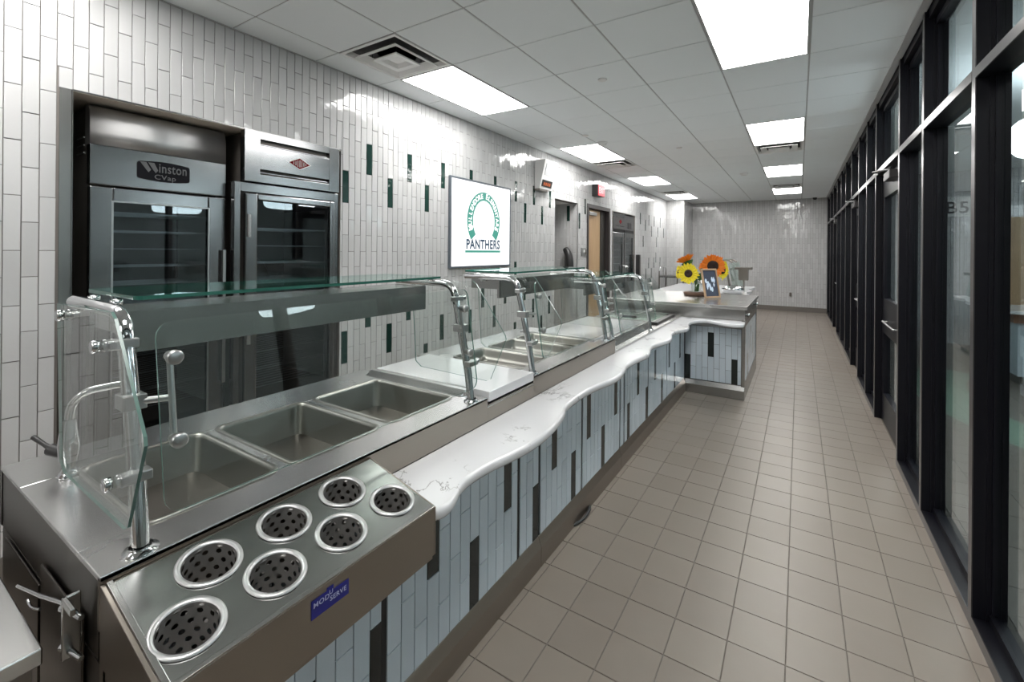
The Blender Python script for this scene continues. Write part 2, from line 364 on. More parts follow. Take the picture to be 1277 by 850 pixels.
# ---- left wall
N1 = (.748, 2.385, 0, 2.455); AL = (6.266, 7.118, 0, 2.452); DR = (7.56, 8.64, 0, 2.452); N2 = (8.85, 10.34, 0, 2.448)
HOLES = [N1, AL, DR, N2]
wl = MB(); y = BY; x1 = LX-.007; x0 = LX-.13; WE = 13.3
for (a, b, c, d) in HOLES:
    wl.box(x0, x1, y, a, 0, CZ); wl.box(x0, x1, a, b, d, CZ); y = b+(.008 if b == AL[1] else 0)
wl.box(x0, x1, y, WE, 0, CZ)
wl = wl.build('wall_left', 'grout'); wl['kind'] = 'structure'
AU = 2.432-.0611*.5
dark = [(2.432+.2444*k, 2.16 if k % 2 == 0 else 2.42) for k in range(16)]
dark += [(2.432, .80), (2.676, 1.07), (2.92, .80), (3.165, 1.07), (3.409, .53), (3.654, .80), (4.142, .80), (4.387, 1.07), (4.631, .80), (4.876, 1.07), (5.12, 1.35), (5.12, .53), (5.364, 1.07), (5.608, .80), (5.853, .53), (6.097, .80), (7.21, 2.16), (7.45, 2.42)]
dark += [(10.71, 2.42), (11.14, 2.28), (11.44, 2.41), (11.67, 2.15), (11.92, 2.41), (12.38, 2.15), (12.63, 2.43), (10.97, 1.88), (12.15, 1.88), (11.45, 1.35), (11.93, 1.35), (12.16, 1.43), (12.63, 1.34), (10.69, 1.22), (11.23, 1.09), (11.69, 1.09), (12.9, 2.1), (12.9, 1.1)]
hl = [(N1[0]-.05, N1[1], 0, N1[3]), AL, (DR[0]-.04, DR[1]+.04, 0, DR[3]+.04), (N2[0]-.03, N2[1], 0, N2[3]+.02)]
lay(columns(BY, WE, .11, CZ-.004, .0611, AU, PV, PHB, PHA, hl, dark), wl, (LX-.007, 0, 0), (0, 1, 0), (0, 0, 1))
bl = MB()
for a, b in ((BY, N1[0]-.05), (N1[1], AL[0]), (AL[1], DR[0]-.05), (DR[1]+.05, N2[0]), (N2[1], WE)): bl.box(LX-.004, LX+.008, a, b, 0, .11)
bl = bl.build('baseboard_left', 'base'); bl['kind'] = 'structure'
# niche trims
t = MB(); t.box(LX-.006, LX+.004, N1[0]-.048, N1[0], 0, N1[3]); t.box(LX-.12, LX+.004, N1[0]-.003, N1[0]+.003, 0, N1[3]); t.box(LX-.02, LX+.003, N1[0], N1[1]+.004, N1[3]-.004, N1[3]+.004)
t = t.build('trim_1', 'steel'); t['kind'] = 'structure'
t = MB(); X0 = LX-.95
t.box(X0, LX-.12, N1[0]-.03, N1[0], 0, 2.6); t.box(X0, LX-.12, N1[1], N1[1]+.03, 0, 2.6); t.box(X0-.03, X0, N1[0], N1[1], 0, 2.6); t.c = 1; t.box(X0, LX-.004, N1[0], N1[1], N1[3]-.008, N1[3]+.0)
t = t.build('trim_2', ['steel_dark', 'soffit']); t['kind'] = 'structure'
# alcove
t = MB(); t.box(LX-1.3, LX-.12, AL[1]+.007, AL[1]+.1, 0, 2.7); t.box(LX-1.3, LX-.12, AL[0]-.1, AL[0], 0, 2.7); t.box(LX-1.4, LX-1.3, AL[0]-.1, AL[1]+.1, 0, 2.7); t.box(LX-1.3, LX-.12, AL[0], AL[1]+.1, AL[3], AL[3]+.1)
t = t.build('wall_alcove', ['paint']); t['kind'] = 'structure'
lay(columns(LX-1.3, LX, 0, AL[3], .0611, LX-.03, PV, PHB, PHA, (), [(LX-.19, 2.38)]), t, (0, AL[1]+.007, 0), (1, 0, 0), (0, 0, 1), budget=120, minpx=25)
t = MB().box(LX-.006, LX+.004, AL[1]-.004, AL[1]+.012, 0, AL[3]).build('trim_3', 'satin'); t['kind'] = 'structure'
# niche 2
t = MB(); t.box(LX-.95, LX-.12, N2[0]-.03, N2[0], 0, 2.6); t.box(LX-.95, LX-.12, N2[1], N2[1]+.03, 0, 2.6); t.box(LX-.98, LX-.95, N2[0], N2[1], 0, 2.6); t.box(LX-.95, LX, N2[0], N2[1], N2[3], N2[3]+.02)
t.box(LX-.006, LX+.005, N2[0]-.028, N2[0], 0, N2[3]+.02)
t = t.build('trim_4', 'steel_dark'); t['kind'] = 'structure'

# ---- pier and far wall
PX = -2.80
fw = MB().box(PX, RX+.3, FY+.007, FY+.12, 0, CZ).build('wall_far', 'grout'); fw['kind'] = 'structure'
lay(columns(PX, RX, .13, CZ-.004, .0611, .02, PV, PHB, PHA), fw, (0, FY+.007, 0), (1, 0, 0), (0, 0, 1), budget=300, minpx=45)
pr = MB().box(LX-.2, PX-.007, WE+.007, FY+.1, 0, CZ).build('wall_pier', 'grout'); pr['kind'] = 'structure'
lay(columns(LX-.01, PX, .0, CZ-.004, .0611, .02, PV, PHB, PHA, (), []), pr, (0, WE+.007, 0), (1, 0, 0), (0, 0, 1), budget=300, minpx=45)
lay(columns(WE+.007, FY, .0, CZ-.004, .0611, .02, PV, PHB, PHA), pr, (PX-.007, 0, 0), (0, 1, 0), (0, 0, 1), budget=0)
t = MB().box(PX, RX, FY-.012, FY+.004, 0, .13).build('baseboard_far', 'base'); t['kind'] = 'structure'
# ---- wall behind the photographer
bw = MB().box(LX-.2, RX+.3, BY-.15, BY-.007, 0, CZ).build('wall_back', 'grout'); bw['kind'] = 'structure'
lay(columns(LX, RX, .0, CZ-.004, .0611, .02, PV, PHB, PHA), bw, (0, BY-.007, 0), (-1, 0, 0), (0, 0, 1), budget=0)

# ---- ceiling
CXS = [LX, -2.99, -2.38, -1.7706, -1.1612, -.552, .0577, RX+.02]; CR = lambda k: 2.143+.6094*k
ce = MB().box(LX-.2, RX+.2, BY-.1, FY+.1, CZ+.03, CZ+.12).build('ceiling', 'tbar_gap'); ce['kind'] = 'structure'
LIGHTS = [(c, k) for k in (-9, -4, 1, 6, 11, 16) for c in (1, 5)]; VENTS = [(1, 0), (1, 8), (1, 15), (5, 8), (5, 15)]
R = []
for c in range(7):
    for k in range(-10, 21):
        if any(c == a and b <= k < b+2 for a, b in LIGHTS) or (c, k) in VENTS: continue
        a, b = CXS[c]+.006, CXS[c+1]-.006; y0, y1 = max(CR(k)+.004, BY), min(CR(k+1)-.004, FY)
        if y1-y0 > .02: R.append((a, b, -y1, -y0, 'ceil'))
lay(R, ce, (0, 0, CZ+.012), (1, 0, 0), (0, -1, 0), 'ceiling_tile', .012, .003, .0008, 300, 20, 'far_ceiling_tiles')
g = MB()
for x in CXS[1:-1]: g.box(x-.012, x+.012, BY, FY, CZ+.003, CZ+.02)
for k in range(-9, 21): g.box(LX, RX+.02, CR(k)-.012, CR(k)+.012, CZ+.005, CZ+.022)
g = g.build('ceiling_grid', 'tbar', ce)
t = MB().box(RX-.035, RX+.01, BY, FY, CZ-.012, CZ+.006); t.box(LX, LX+.012, BY, FY, CZ-.006, CZ+.008); t = t.build('trim_5', 'tbar'); t['kind'] = 'structure'

ORD = {-9: 'far behind the camera', -4: 'just overhead of the camera', 1: 'first and largest', 6: 'second', 11: 'third', 16: 'last, by the far wall,'}
for c, k in LIGHTS:
    if k == -9 and False: continue
    x0, x1, y0, y1 = CXS[c], CXS[c+1], CR(k), CR(k+2)
    row = 'row along the tiled wall' if c == 1 else 'row nearer the black glass wall'
    L = thing('ceiling_light', f'{ORD[k]} bright panel light, {row}', 'ceiling light', ((x0+x1)/2, (y0+y1)/2, CZ), 'recessed ceiling panel lights')
    f = MB(); e = .018
    f.box(x0+.006, x1-.006, y0+.006, y0+e, CZ-.003, CZ+.02); f.box(x0+.006, x1-.006, y1-e, y1-.006, CZ-.003, CZ+.02); f.box(x0+.006, x0+e, y0+e, y1-e, CZ-.003, CZ+.02); f.box(x1-e, x1-.006, y0+e, y1-e, CZ-.003, CZ+.02)
    f.build('frame', 'tbar', L)
    MB().box(x0+e, x1-e, y0+e, y1-e, CZ, CZ+.015).build('diffuser', 'lamp', L)
VL = {(1, 0): 'large square four-way air diffuser nearest, above the ovens', (1, 8): 'air diffuser after the second light of the left row', (1, 15): 'dark looking air diffuser before the last light of the left row', (5, 8): 'air diffuser after the second light of the right row', (5, 15): 'dark looking air diffuser before the last light of the right row'}
for c, k in VENTS:
    x0, x1, y0, y1 = CXS[c]+.006, CXS[c+1]-.006, CR(k)+.006, CR(k+1)-.006; cx, cy = (x0+x1)/2, (y0+y1)/2; h = (x1-x0)/2
    V_ = thing('ceiling_vent', VL[(c, k)], 'air vent', (cx, cy, CZ), 'square ceiling air diffusers')
    def sq(r, z): return [(cx-r, cy-r, z), (cx+r, cy-r, z), (cx+r, cy+r, z), (cx-r, cy+r, z)]
    MB().loft([sq(h, CZ+.002), sq(h, CZ-.004), sq(h-.025, CZ-.004), sq(h-.06, CZ+.055)], sm=False).build('outer_flange', 'white_plastic', V_)
    MB().box(x0+.05, x1-.05, y0+.05, y1-.05, CZ+.055, CZ+.058).build('neck', 'tbar', V_)
    MB().lathe([(.15, CZ+.055), (.15, CZ+.03), (.0, CZ+.03)], (cx, cy, 0), 24).build('collar', 'slot', V_)
    MB().loft([sq(.225, CZ-.018), sq(.225, CZ-.026), sq(.215, CZ-.024), sq(.155, CZ+.004)], sm=False).build('middle_cone', 'white_plastic', V_)
    MB().loft([sq(.125, CZ-.020), sq(.128, CZ-.032), sq(.09, CZ-.028), sq(.05, CZ-.010)], cap1=True, sm=False).build('inner_cone', 'white_plastic', V_)
    for sx, sy in ((1, 1), (1, -1), (-1, 1), (-1, -1)): MB().cyl((cx+sx*.13, cy+sy*.13, CZ-.01), (cx+sx*.13, cy+sy*.13, CZ+.055), .004, 6).build('rod', 'slot', V_)
# sprinklers, detectors
for (a, b, lb) in ((1.51, 2.48, 'small round sprinkler cap near the first lights'), (1.50, 7.33, 'small round sprinkler cap midway along the ceiling'), (.05, 5.2, 'small round sprinkler cap left of the second left light'), (3.5, 16.0, 'small sprinkler cap far down the ceiling')):
    x, yy = -2.38+.6094*a, 2.143+.6094*b
    tag(MB().lathe([(0, -.014), (.034, -.012), (.04, -.006), (.04, .002)], (x, yy, CZ), 20).build('sprinkler_cap', 'white_plastic'), lb, 'sprinkler', 'flush sprinkler caps in the ceiling')
for (a, b, lb) in ((.13, 5.95, 'round white smoke detector overlapping the second left light'), (2.45, 11.83, 'small round white smoke detector in mid ceiling before the far lights')):
    x, yy = -2.38+.6094*a, 2.143+.6094*b
    d = thing('smoke_detector', lb, 'smoke detector', (x, yy, CZ), 'round white ceiling detectors')
    MB().lathe([(.075, .0), (.075, -.012), (.06, -.016)], (x, yy, CZ), 24).build('base_ring', 'white_plastic', d)
    MB().lathe([(.062, -.014), (.055, -.035), (.035, -.045), (0, -.047)], (x, yy, CZ), 24).build('dome', 'white_plastic', d)
tag(MB().lathe([(.05, .0), (.05, -.03), (.03, -.055), (0, -.06)], (.36, FY-.12, CZ), 20).build('security_camera', 'blackp'), 'small black dome camera on ceiling above the far wall', 'camera')

# ---- glazed wall on the right
GX = RX+.075; MW = .045
MY = [-3.0, -1.95, -.9, -.1, .85, 1.78, 2.70, 3.645, 4.42, 5.63, 6.34, 7.14, 8.06, 9.0, 9.92, 10.91, 12.0, 13.14, 14.42]
gw = thing('wall_right', None, None, (RX, 5, 0)); gw['kind'] = 'structure'
for yy in MY:
    m = MB(); m.box(RX+.004, RX+.112, yy-MW/2, yy+MW/2, 0, CZ); m.box(RX+.045, RX+.050, yy-MW/2-.004, yy+MW/2+.004, 0, CZ); m.box(RX+.062, RX+.092, yy-MW/2-.010, yy+MW/2+.010, 0, CZ)
    mo = m.build('mullion', 'black', gw); MB().box(RX, RX+.004, yy-MW/2, yy+MW/2, .0, CZ).build('lit_face', 'black_face', mo)  # lighter strip puts light on the frame's inner face into colour
for i in range(len(MY)-1):
    a, b = MY[i]+MW/2, MY[i+1]-MW/2
    isdoor = i in (8, 11, 15)
    m = MB(); m.box(RX+.004, RX+.11, a, b, 2.385, 2.43); to = m.build('transom', 'black', gw); MB().box(RX-.001, RX+.004, a, b, 2.385, 2.43).build('lit_face', 'black_face', to)
    m = MB(); m.box(RX+.02, RX+.11, a, b, CZ-.06, CZ); m.box(RX+.055, RX+.10, a, b, CZ-.10, CZ-.05); m.build('head_rail', 'black', gw)
    if not isdoor:
        m = MB(); m.box(RX+.004, RX+.11, a, b, 0, .05); m.box(RX+.055, RX+.10, a, b, .05, .085); so = m.build('sill_rail', 'black', gw); MB().box(RX, RX+.004, a, b, 0, .05).build('lit_face', 'black_face', so)
        MB().box(GX-.004, GX+.004, a, b, .08, 2.39).build('pane', 'pane', gw)
    MB().box(GX-.004, GX+.004, a, b, 2.43, CZ-.09).build('pane', 'pane', gw)
    if isdoor:
        n = {8: 1, 11: 2, 15: 3}[i]; d = thing(f'door_{n}', None, None, (GX, (a+b)/2, 0)); d['kind'] = 'structure'
        q = MB(); s = .11; X0, X1 = .70, .75; a2, b2 = a+.006, b-.006
        q.box(X0, X1, a2, a2+s, .01, 2.36); q.box(X0, X1, b2-s, b2, .01, 2.36); q.box(X0, X1, a2+s, b2-s, 2.16, 2.36); q.box(X0, X1, a2+s, b2-s, .01, .28); q.box(X0, X1, a2+s, b2-s, .86, 1.19)
        q.build('door_leaf', 'black', d)
        MB().box(.722, .728, a2+s, b2-s, .28, .86).build('pane', 'pane', d); MB().box(.722, .728, a2+s, b2-s, 1.19, 2.16).build('pane', 'pane', d)
        h = MB(); h.tube(cr([(.70, a2+.30, .99), (.675, a2+.30, .99), (.665, a2+.33, .99), (.665, b2-.33, .99), (.675, b2-.30, .99), (.70, b2-.30, .99)], 4), .008, 8); h.build('pull_handle', 'satin', d)
        h = MB(); h.box(.62, .70, a2+.22, a2+.5, 2.24, 2.31); ho = h.build('door_closer', 'black_face', d, .006)
        h = MB(); h.tube([(.64, a2+.3, 2.32), (.56, a2+.62, 2.35)], .009, 6); h.tube([(.56, a2+.62, 2.35), (.66, b2-.1, 2.40)], .009, 6); h.cyl((.64, a2+.3, 2.30), (.64, a2+.3, 2.34), .016, 10); h.build('closer_arm', 'blackp', d)

# ---- room behind the glass wall
nf = MB().box(RX+.11, 8, BY, FY+.05, -.08, -.004).build('floor_next_room', 'fgrout'); nf['kind'] = 'structure'
R = []
for i in range(0, 17):
    for j in range(-10, 34):
        a, b = RX+.165+i*.42+.002, RX+.165+(i+1)*.42-.002; c, d = .6+j*.42+.002, .6+(j+1)*.42-.002
        if BY < c and d < FY: R.append((a, b, c, d, 'floor'))
lay(R, nf, (0, 0, -.0062), (1, 0, 0), (0, 1, 0), 'floor_tile', .0062, .001, .001, 60, 300, 'small_floor_tiles')
m = MB(); P0 = []; P1 = []
for k in range(33):
    a = math.radians(150+k*4.2); P0.append((4.3+3.15*math.cos(a), 7.0+3.15*math.sin(a), .002)); P1.append((4.3+2.6*math.cos(a), 7.0+2.6*math.sin(a), .002))
m.add(P0+P1, [(k, k+1, 33+k+1, 33+k) for k in range(32)]); m.build('floor_inlay', 'inlay', nf)
m = MB(); m.box(RX+.16, 8, 11.0, 11.1, 0, CZ).build('wall_next_room_far', 'grout')['kind'] = 'structure'
nw = bpy.data.objects['wall_next_room_far']
lay(columns(RX+.17, 7.9, 0, CZ, .0611, .02, PV, PHB, PHA, [(3.0, 3.9, 0, 2.25)]), nw, (0, 11.0, 0), (1, 0, 0), (0, 0, 1), budget=40, minpx=60)
MB().box(2.98, 3.92, 10.985, 10.998, 0, 2.27).build('door_4', 'wood')['kind'] = 'structure'
MB().box(7.9, 8, BY, 11, 0, CZ).build('wall_next_room_right', 'paint')['kind'] = 'structure'
MB().box(RX+.16, 8, BY-.15, BY, 0, CZ).build('wall_next_room_back', 'paint')['kind'] = 'structure'
MB().box(RX+.16, 8, BY, 11, CZ, CZ+.1).build('ceiling_next_room', 'ceil')['kind'] = 'structure'
s = thing('wall_sign', 'pale sign reading B5 on the tiled wall seen through the glass', 'sign', (2.75, 10.98, 2.3))
MB().box(2.12, 3.1, 10.97, 10.998, 2.30, 2.66).build('sign_plate', 'white_plastic', s)
lettering(MB(), 'B5', .30, (2.42, 10.965, 2.36), (1, 0, 0), (0, 0, 1), (0, -1, 0)).build('lettering', 'slot', s)
for i, (x, yy) in enumerate(((1.85, 5.0), (4.2, 8.4), (5, 1.2), (5, 4.4))):
    p = thing('pendant_lamp', f'round white drum lamp, {["largest in view at the right frame edge", "small one before the tiled wall", "far right, nearest", "far right, further"][i]}, beyond the glass wall', 'lamp', (x, yy, 2.5), 'round lamps in the room behind the glass')
    MB().lathe([(0, 2.40), (.40, 2.41), (.44, 2.46), (.45, 2.55), (.44, 2.62), (.40, 2.66), (0, 2.67)], (x, yy, 0), 32).build('lamp_shade', 'lamp2', p)
    MB().cyl((x, yy, 2.67), (x, yy, CZ), .008, 6).build('rod', 'black_face', p)
t = thing('reflection_counter', 'added brown fronted counter beyond the glass, standing in for the serving line reflection', 'counter', (2.9, 8, 0))  # added counter standing in for the serving line mirrored in the panes
MB().box(2.3, 4.6, 7.9, 8.6, .12, .78).build('base_cabinet', 'ptile', t); MB().box(2.25, 4.6, 7.85, 8.65, .78, .90).build('front_band', 'orange_wood', t); MB().box(2.15, 4.7, 7.7, 8.7, .90, .94).build('worktop', 'quartz_plain', t, .008); MB().box(2.35, 4.6, 7.95, 8.6, 0, .12).build('plinth', 'base', t)

# ================================================================== SERVING LINE
AX = -1.165; BX = -2.0; PXF = -1.130     # apron plane, kitchen-side edge, tile panel plane
WX0, WX1 = -1.78, -1.30
def top_with_wells(z, y0, y1, wells, x0=BX, x1=AX, th=.012):
    m = MB(); m.box(x0, WX0, y0, y1, z-th, z); m.box(WX1, x1, y0, y1, z-th, z); ys = [y0]+[q for wv in wells for q in wv]+[y1]
    for i in range(0, len(ys), 2): m.box(WX0, WX1, ys[i], ys[i+1], z-th, z)
    return m
def well(parent, z, y0, y1, depth=.155):
    m = MB()
    def L(e, zz, r): return [(a, b, zz) for a, b in rrect(WX0-e, WX1+e, y0-e, y1+e, r)]
    m.loft([L(.013, z+.0005, .035), L(.012, z+.0045, .035), L(.004, z+.0045, .03), L(-.002, z+.001, .028), L(-.004, z-.008, .028), L(-.010, z-depth+.03, .03), L(-.016, z-depth+.01, .034), L(-.03, z-depth, .04)], cap1=True)
    # outward surface normals do not matter for metal; keep pan one open shell with thickness
    return m.build('well_pan', 'steel_well', parent)
def front_tiles(parent, y0, y1, dark, zt=.80, plane=PXF):
    p = MB().box(plane-.012, plane, y0, y1, .155, zt).build('front_panel', 'dgrout', parent)
    best = None
    for fl_ in (0, 1):
        er = 0
        for (dy, dzz) in dark:
            i = math.floor((dy-y0-.012)/.0613)+fl_; ph = .157 if i % 2 == 0 else .3030
            er += abs((dzz-ph)/.2755-math.floor((dzz-ph)/.2755)-.5)
        if best is None or er < best[0]: best = (er, fl_)
    ph_ = (.157, .3030) if best[1] == 0 else (.3030, .157)
    lay(columns(y0+.012, y1-.012, .158, zt-.002, .0613, y0+.012, .2755, ph_[0], ph_[1], (), dark, .003, ('ptile', 'btile')), p, (plane, 0, 0), (0, 1, 0), (0, 0, 1), th=.006, ch=.001, tilt=.002, minpx=20)
    return p
def frame_strip(parent, y): MB().box(PXF-.03, PXF+.002, y-.009, y+.009, .15, .82).build('divider', 'slot', parent)

def lower_body(parent, y0, y1):
    MB().box(BX+.03, PXF-.012, y0+.004, y1-.001, .10, .85).build('cabinet_body', 'steel_dark', parent)
    m = MB(); m.prism([(-1.35, 0), (-1.110, 0), (-1.110, .10), (-1.128, .152), (-1.35, .152)], lambda x, z: (x, y0, z), (0, y1-y0, 0)); m.build('plinth', 'steel_front', parent, .002)
# black tiles measured on the panel plane (y, z)
DK = []
def raypt(u, v, X):
    d = Rt*(u-CX)/F+Up*(V0-v)/F+Wd; k = X/d.x; return d.y*k, CAM_H+d.z*k
for u, v0, v1 in ((415, 325, 545), (541, 400, 635), (651, 145, 315), (737, 228, 412), (810, 30, 165), (868, 105, 262), (917, -60, 60), (963, 20, 150), (225, 690, 860), (15, 790, 1010)):
    a = raypt(380+u/2.576, 520+v0/2.576, PXF+.006); b = raypt(380+u/2.576, 520+v1/2.576, PXF+.006); DK.append((a[0], .57 if (a[1]+b[1])/2 > .42 else .295))
for u, v0, v1 in ((498, 655, 790), (552, 740, 850), (597, 555, 700), (642, 655, 810), (682, 500, 620), (715, 595, 720), (748, 460, 565), (777, 540, 660), (802, 415, 520)):
    a = raypt(640+u/3.8625, 310+v0/3.8625, PXF+.006); b = raypt(640+u/3.8625, 310+v1/3.8625, PXF+.006); DK.append((a[0], .57 if (a[1]+b[1])/2 > .42 else .295))

# ---- unit 1 : hot wells
c1 = thing('serving_counter', 'nearest stainless serving counter with three deep hot-food wells', 'serving counter', (-1.5, .95, 0), 'serving line counters')
lower_body(c1, .31, 2.0)
W1 = [(.43, .735), (.79, 1.11), (1.17, 1.51)]
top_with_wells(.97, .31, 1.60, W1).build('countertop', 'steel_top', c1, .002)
for i, (a, b) in enumerate(W1):
    wp = well(c1, .97, a, b)
m = MB(); m.box(AX-.012, AX, .31, 1.60, .862, .968); m.box(AX-.012, AX, 1.60, 2.0, .862, .936); m.build('apron', 'steel_front', c1, .001)
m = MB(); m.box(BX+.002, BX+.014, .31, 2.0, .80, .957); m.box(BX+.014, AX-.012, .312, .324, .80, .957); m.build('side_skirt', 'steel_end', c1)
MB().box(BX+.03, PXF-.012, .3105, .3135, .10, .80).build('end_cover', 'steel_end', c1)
m = MB(); m.box(BX+.002, AX+.0005, 1.597, 2.003, .925, .93); m.box(BX+.06, AX-.09, 1.605, 2.0, .93, .947); m.build('shelf_support', 'steel', c1)
m = MB(); m.prism([(1.535, .9705), (1.575, .990), (2.003, .990), (2.003, .9705)], lambda y_, z_: (-1.90, y_, z_), (.63, 0, 0)); m.build('shelf_frame', 'steel_top', c1, .002)
MB().box(-1.895, AX+.003, 1.607, 1.998, .948, .993).build('white_shelf', 'quartz_plain', c1, .003)
for a, b in ((.31, .99), (.99, 1.80), (1.80, 2.0)): front_tiles(c1, a, b, [q for q in DK if a < q[0] < b])
for yy in (.99, 1.80): frame_strip(c1, yy)
# end face of the cabinet with doors, latch
e = c1
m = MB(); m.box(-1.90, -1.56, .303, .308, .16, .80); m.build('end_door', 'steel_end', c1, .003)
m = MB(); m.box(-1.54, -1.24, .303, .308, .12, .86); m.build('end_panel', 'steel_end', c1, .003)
h = MB(); h.box(-1.238, -1.230, .272, .30, .80, .925); h.box(-1.238, -1.18, .272, .280, .910, .925); hb = h.build('latch_bracket', 'steel', c1, .002)
h = MB(); h.tube([(-1.232, .275, .915), (-1.38, .272, .87), (-1.56, .27, .82)], .004, 8); h.tube(cr([(-1.40, .275, .83), (-1.47, .275, .805), (-1.50, .275, .81)], 3), .003, 6); h.build('latch_rod', 'chrome', hb)
for zz in (.895, .815):
    MB().tube([(-1.18, .288, zz+.005), (-1.23, .284, zz), (-1.26, .28, zz-.004)], [.005, .006, .008], 10).build('latch_bolt', 'chrome', hb)

# ---- unit 2
c2 = thing('serving_counter', 'middle stainless serving counter with three shallow wells and white shelf behind it', 'serving counter', (-1.5, 2.6, 0), 'serving line counters')
lower_body(c2, 2.001, 3.215)
W2 = [(2.09, 2.385), (2.45, 2.745), (2.81, 3.02)]
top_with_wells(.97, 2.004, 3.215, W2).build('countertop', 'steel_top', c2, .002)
for a, b in W2: well(c2, .97, a, b, .07)
m = MB(); m.box(AX-.012, AX, 2.0, 3.215, .862, .968); m.build('apron', 'steel_front', c2, .001)
MB().box(-1.90, -1.26, 3.045, 3.205, .97, .982).build('white_shelf', 'quartz_plain', c2, .002)
m = MB(); m.box(BX+.002, BX+.014, 2.0, 3.215, .80, .957); m.box(BX+.014, AX-.012, 3.20, 3.214, .85, .957); m.build('side_skirt', 'steel_front', c2)
for a, b in ((2.0, 2.53), (2.53, 3.215)): front_tiles(c2, a, b, [q for q in DK if a < q[0] < b])
frame_strip(c2, 2.53)

# ---- unit 3
c3 = thing('serving_counter', 'far lower serving counter with white framed panel and black framed cold pan', 'serving counter', (-1.5, 4.3, 0), 'serving line counters')
lower_body(c3, 3.216, 5.415)
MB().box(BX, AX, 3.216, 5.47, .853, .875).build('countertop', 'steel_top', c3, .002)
m = MB(); m.box(BX+.002, BX+.014, 3.216, 5.47, .80, .853); m.box(AX-.012, AX, 3.216, 5.42, .80, .853); m.build('side_skirt', 'steel_dark', c3)
m = MB(); m.prism([(-1.93, .8755), (-1.93, .93), (-1.262, .93), (-1.225, .8755)], lambda x, z: (x, 3.26, z), (0, 1.16, 0)); m.build('panel_frame', 'steel', c3, .002)
MB().box(-1.88, -1.30, 3.29, 4.36, .9305, .936).build('white_panel', 'quartz_plain', c3, .001)
m = MB(); z0, z1 = .8755, .90
for b_ in ((-1.92, -1.22, 4.60, 4.65), (-1.92, -1.22, 5.31, 5.36), (-1.92, -1.86, 4.65, 5.31), (-1.27, -1.22, 4.65, 5.31)): m.box(*b_, z0, z1)
cp = m.build('cold_pan_frame', 'blackp', c3, .003)
MB().box(-1.86, -1.27, 4.65, 5.31, .876, .884).build('pan_floor', 'steel_well', c3)
MB().box(-1.85, -1.28, 4.66, 5.30, .902, .909).build('pan_cover', 'shelf_glass', c3, .001)
h = MB(); h.box(-1.63, -1.47, 4.70, 4.72, .909, .935); h.build('cover_handle', 'blackp', c3, .006)
for a, b in ((3.215, 3.31), (3.31, 3.95), (3.95, 4.60), (4.60, 5.425)): front_tiles(c3, a, b, [q for q in DK if a < q[0] < b])
for yy in (3.31, 3.95, 4.60): frame_strip(c3, yy)

# ---- island
IX, IY = -.495, 5.43
isl = thing('service_island', 'long stainless topped island with tiled front at the end of the line', 'counter', (-1.3, 6.3, 0))
MB().box(-2.10, IX+.02, 5.475, 7.06, .985, 1.023).build('countertop', 'steel_top', isl, .003)
MB().box(-2.08, IX-.002, 5.485, 7.04, .862, .985).build('apron', 'steel', isl, .002)
MB().box(-2.08, IX-.03, 5.48, 7.03, .10, .862).build('cabinet_body', 'steel_dark', isl)
m = MB(); m.prism([(5.42, 0), (5.42, .10), (5.45, .150), (5.6, .150), (5.6, 0)], lambda y_, z_: (-1.15, y_, z_), (IX+1.15, 0, 0)); m.box(-1.9, IX, 5.6, 7.04, 0, .15); m.build('plinth', 'steel', isl, .003)
m = MB(); m.box(IX-.035, IX, IY+.005, IY+.05, .15, .862); m.box(IX-.035, IX, 6.98, 7.04, .15, .862); m.box(-1.13, IX-.035, IY+.02, IY+.05, .775, .82); m.box(IX-.03, IX, IY+.05, 6.98, .80, .862); m.box(IX-.03, IX, IY+.05, 6.98, .15, .19); m.build('corner_frame', 'steel', isl, .002)
p = MB().box(-1.145, IX-.035, IY+.022, IY+.04, .155, .775).build('front_panel', 'dgrout', isl)
cols = [-1.0624-.062, -1.0624, -1.0011, -.9373, -.8744, -.8107, -.7509, -.6904, -.6276, -.5671, IX-.036]
R = []
for i in range(len(cols)-1):
    a, b = cols[i]+.0015, cols[i+1]-.0015; ph = .157 if i % 2 == 0 else .303
    ph = .157 if i in (0, 2, 4, 6, 8) else .303
    for j in range(-1, 4):
        v0, v1 = max(ph+.2755*j+.0015, .158), min(ph+.2755*(j+1)-.0015, .773)
        if v1-v0 < .01: continue
        mt = 'btile' if (i, j) in ((4, 1), (8, 0), (0, 0)) else 'ptile'
        R.append((a, b, v0, v1, mt))
lay(R, p, (0, IY+.022, 0), (1, 0, 0), (0, 0, 1), th=.006, ch=.001, tilt=.002, minpx=8)
p = MB().box(IX-.03, IX-.014, IY+.05, 6.98, .19, .80).build('side_panel', 'dgrout', isl)
lay(columns(IY+.052, 6.978, .192, .798, .0613, IY+.05, .2755, .157, .303, (), [(5.6, .7), (5.85, .3), (6.2, .55), (6.5, .4)], .003, ('ptile', 'btile')), p, (IX-.014, 0, 0), (0, 1, 0), (0, 0, 1), th=.006, ch=.001, tilt=.002, minpx=8)
for yy, zz in ((5.60, .915), (6.75, .93)):
    MB().lathe([(.0, .0), (.016, .0), (.016, .012), (.026, .02), (.026, .032), (.0, .034)], (IX, yy, zz), 14, 'x').build('latch_knob', 'chrome', isl)

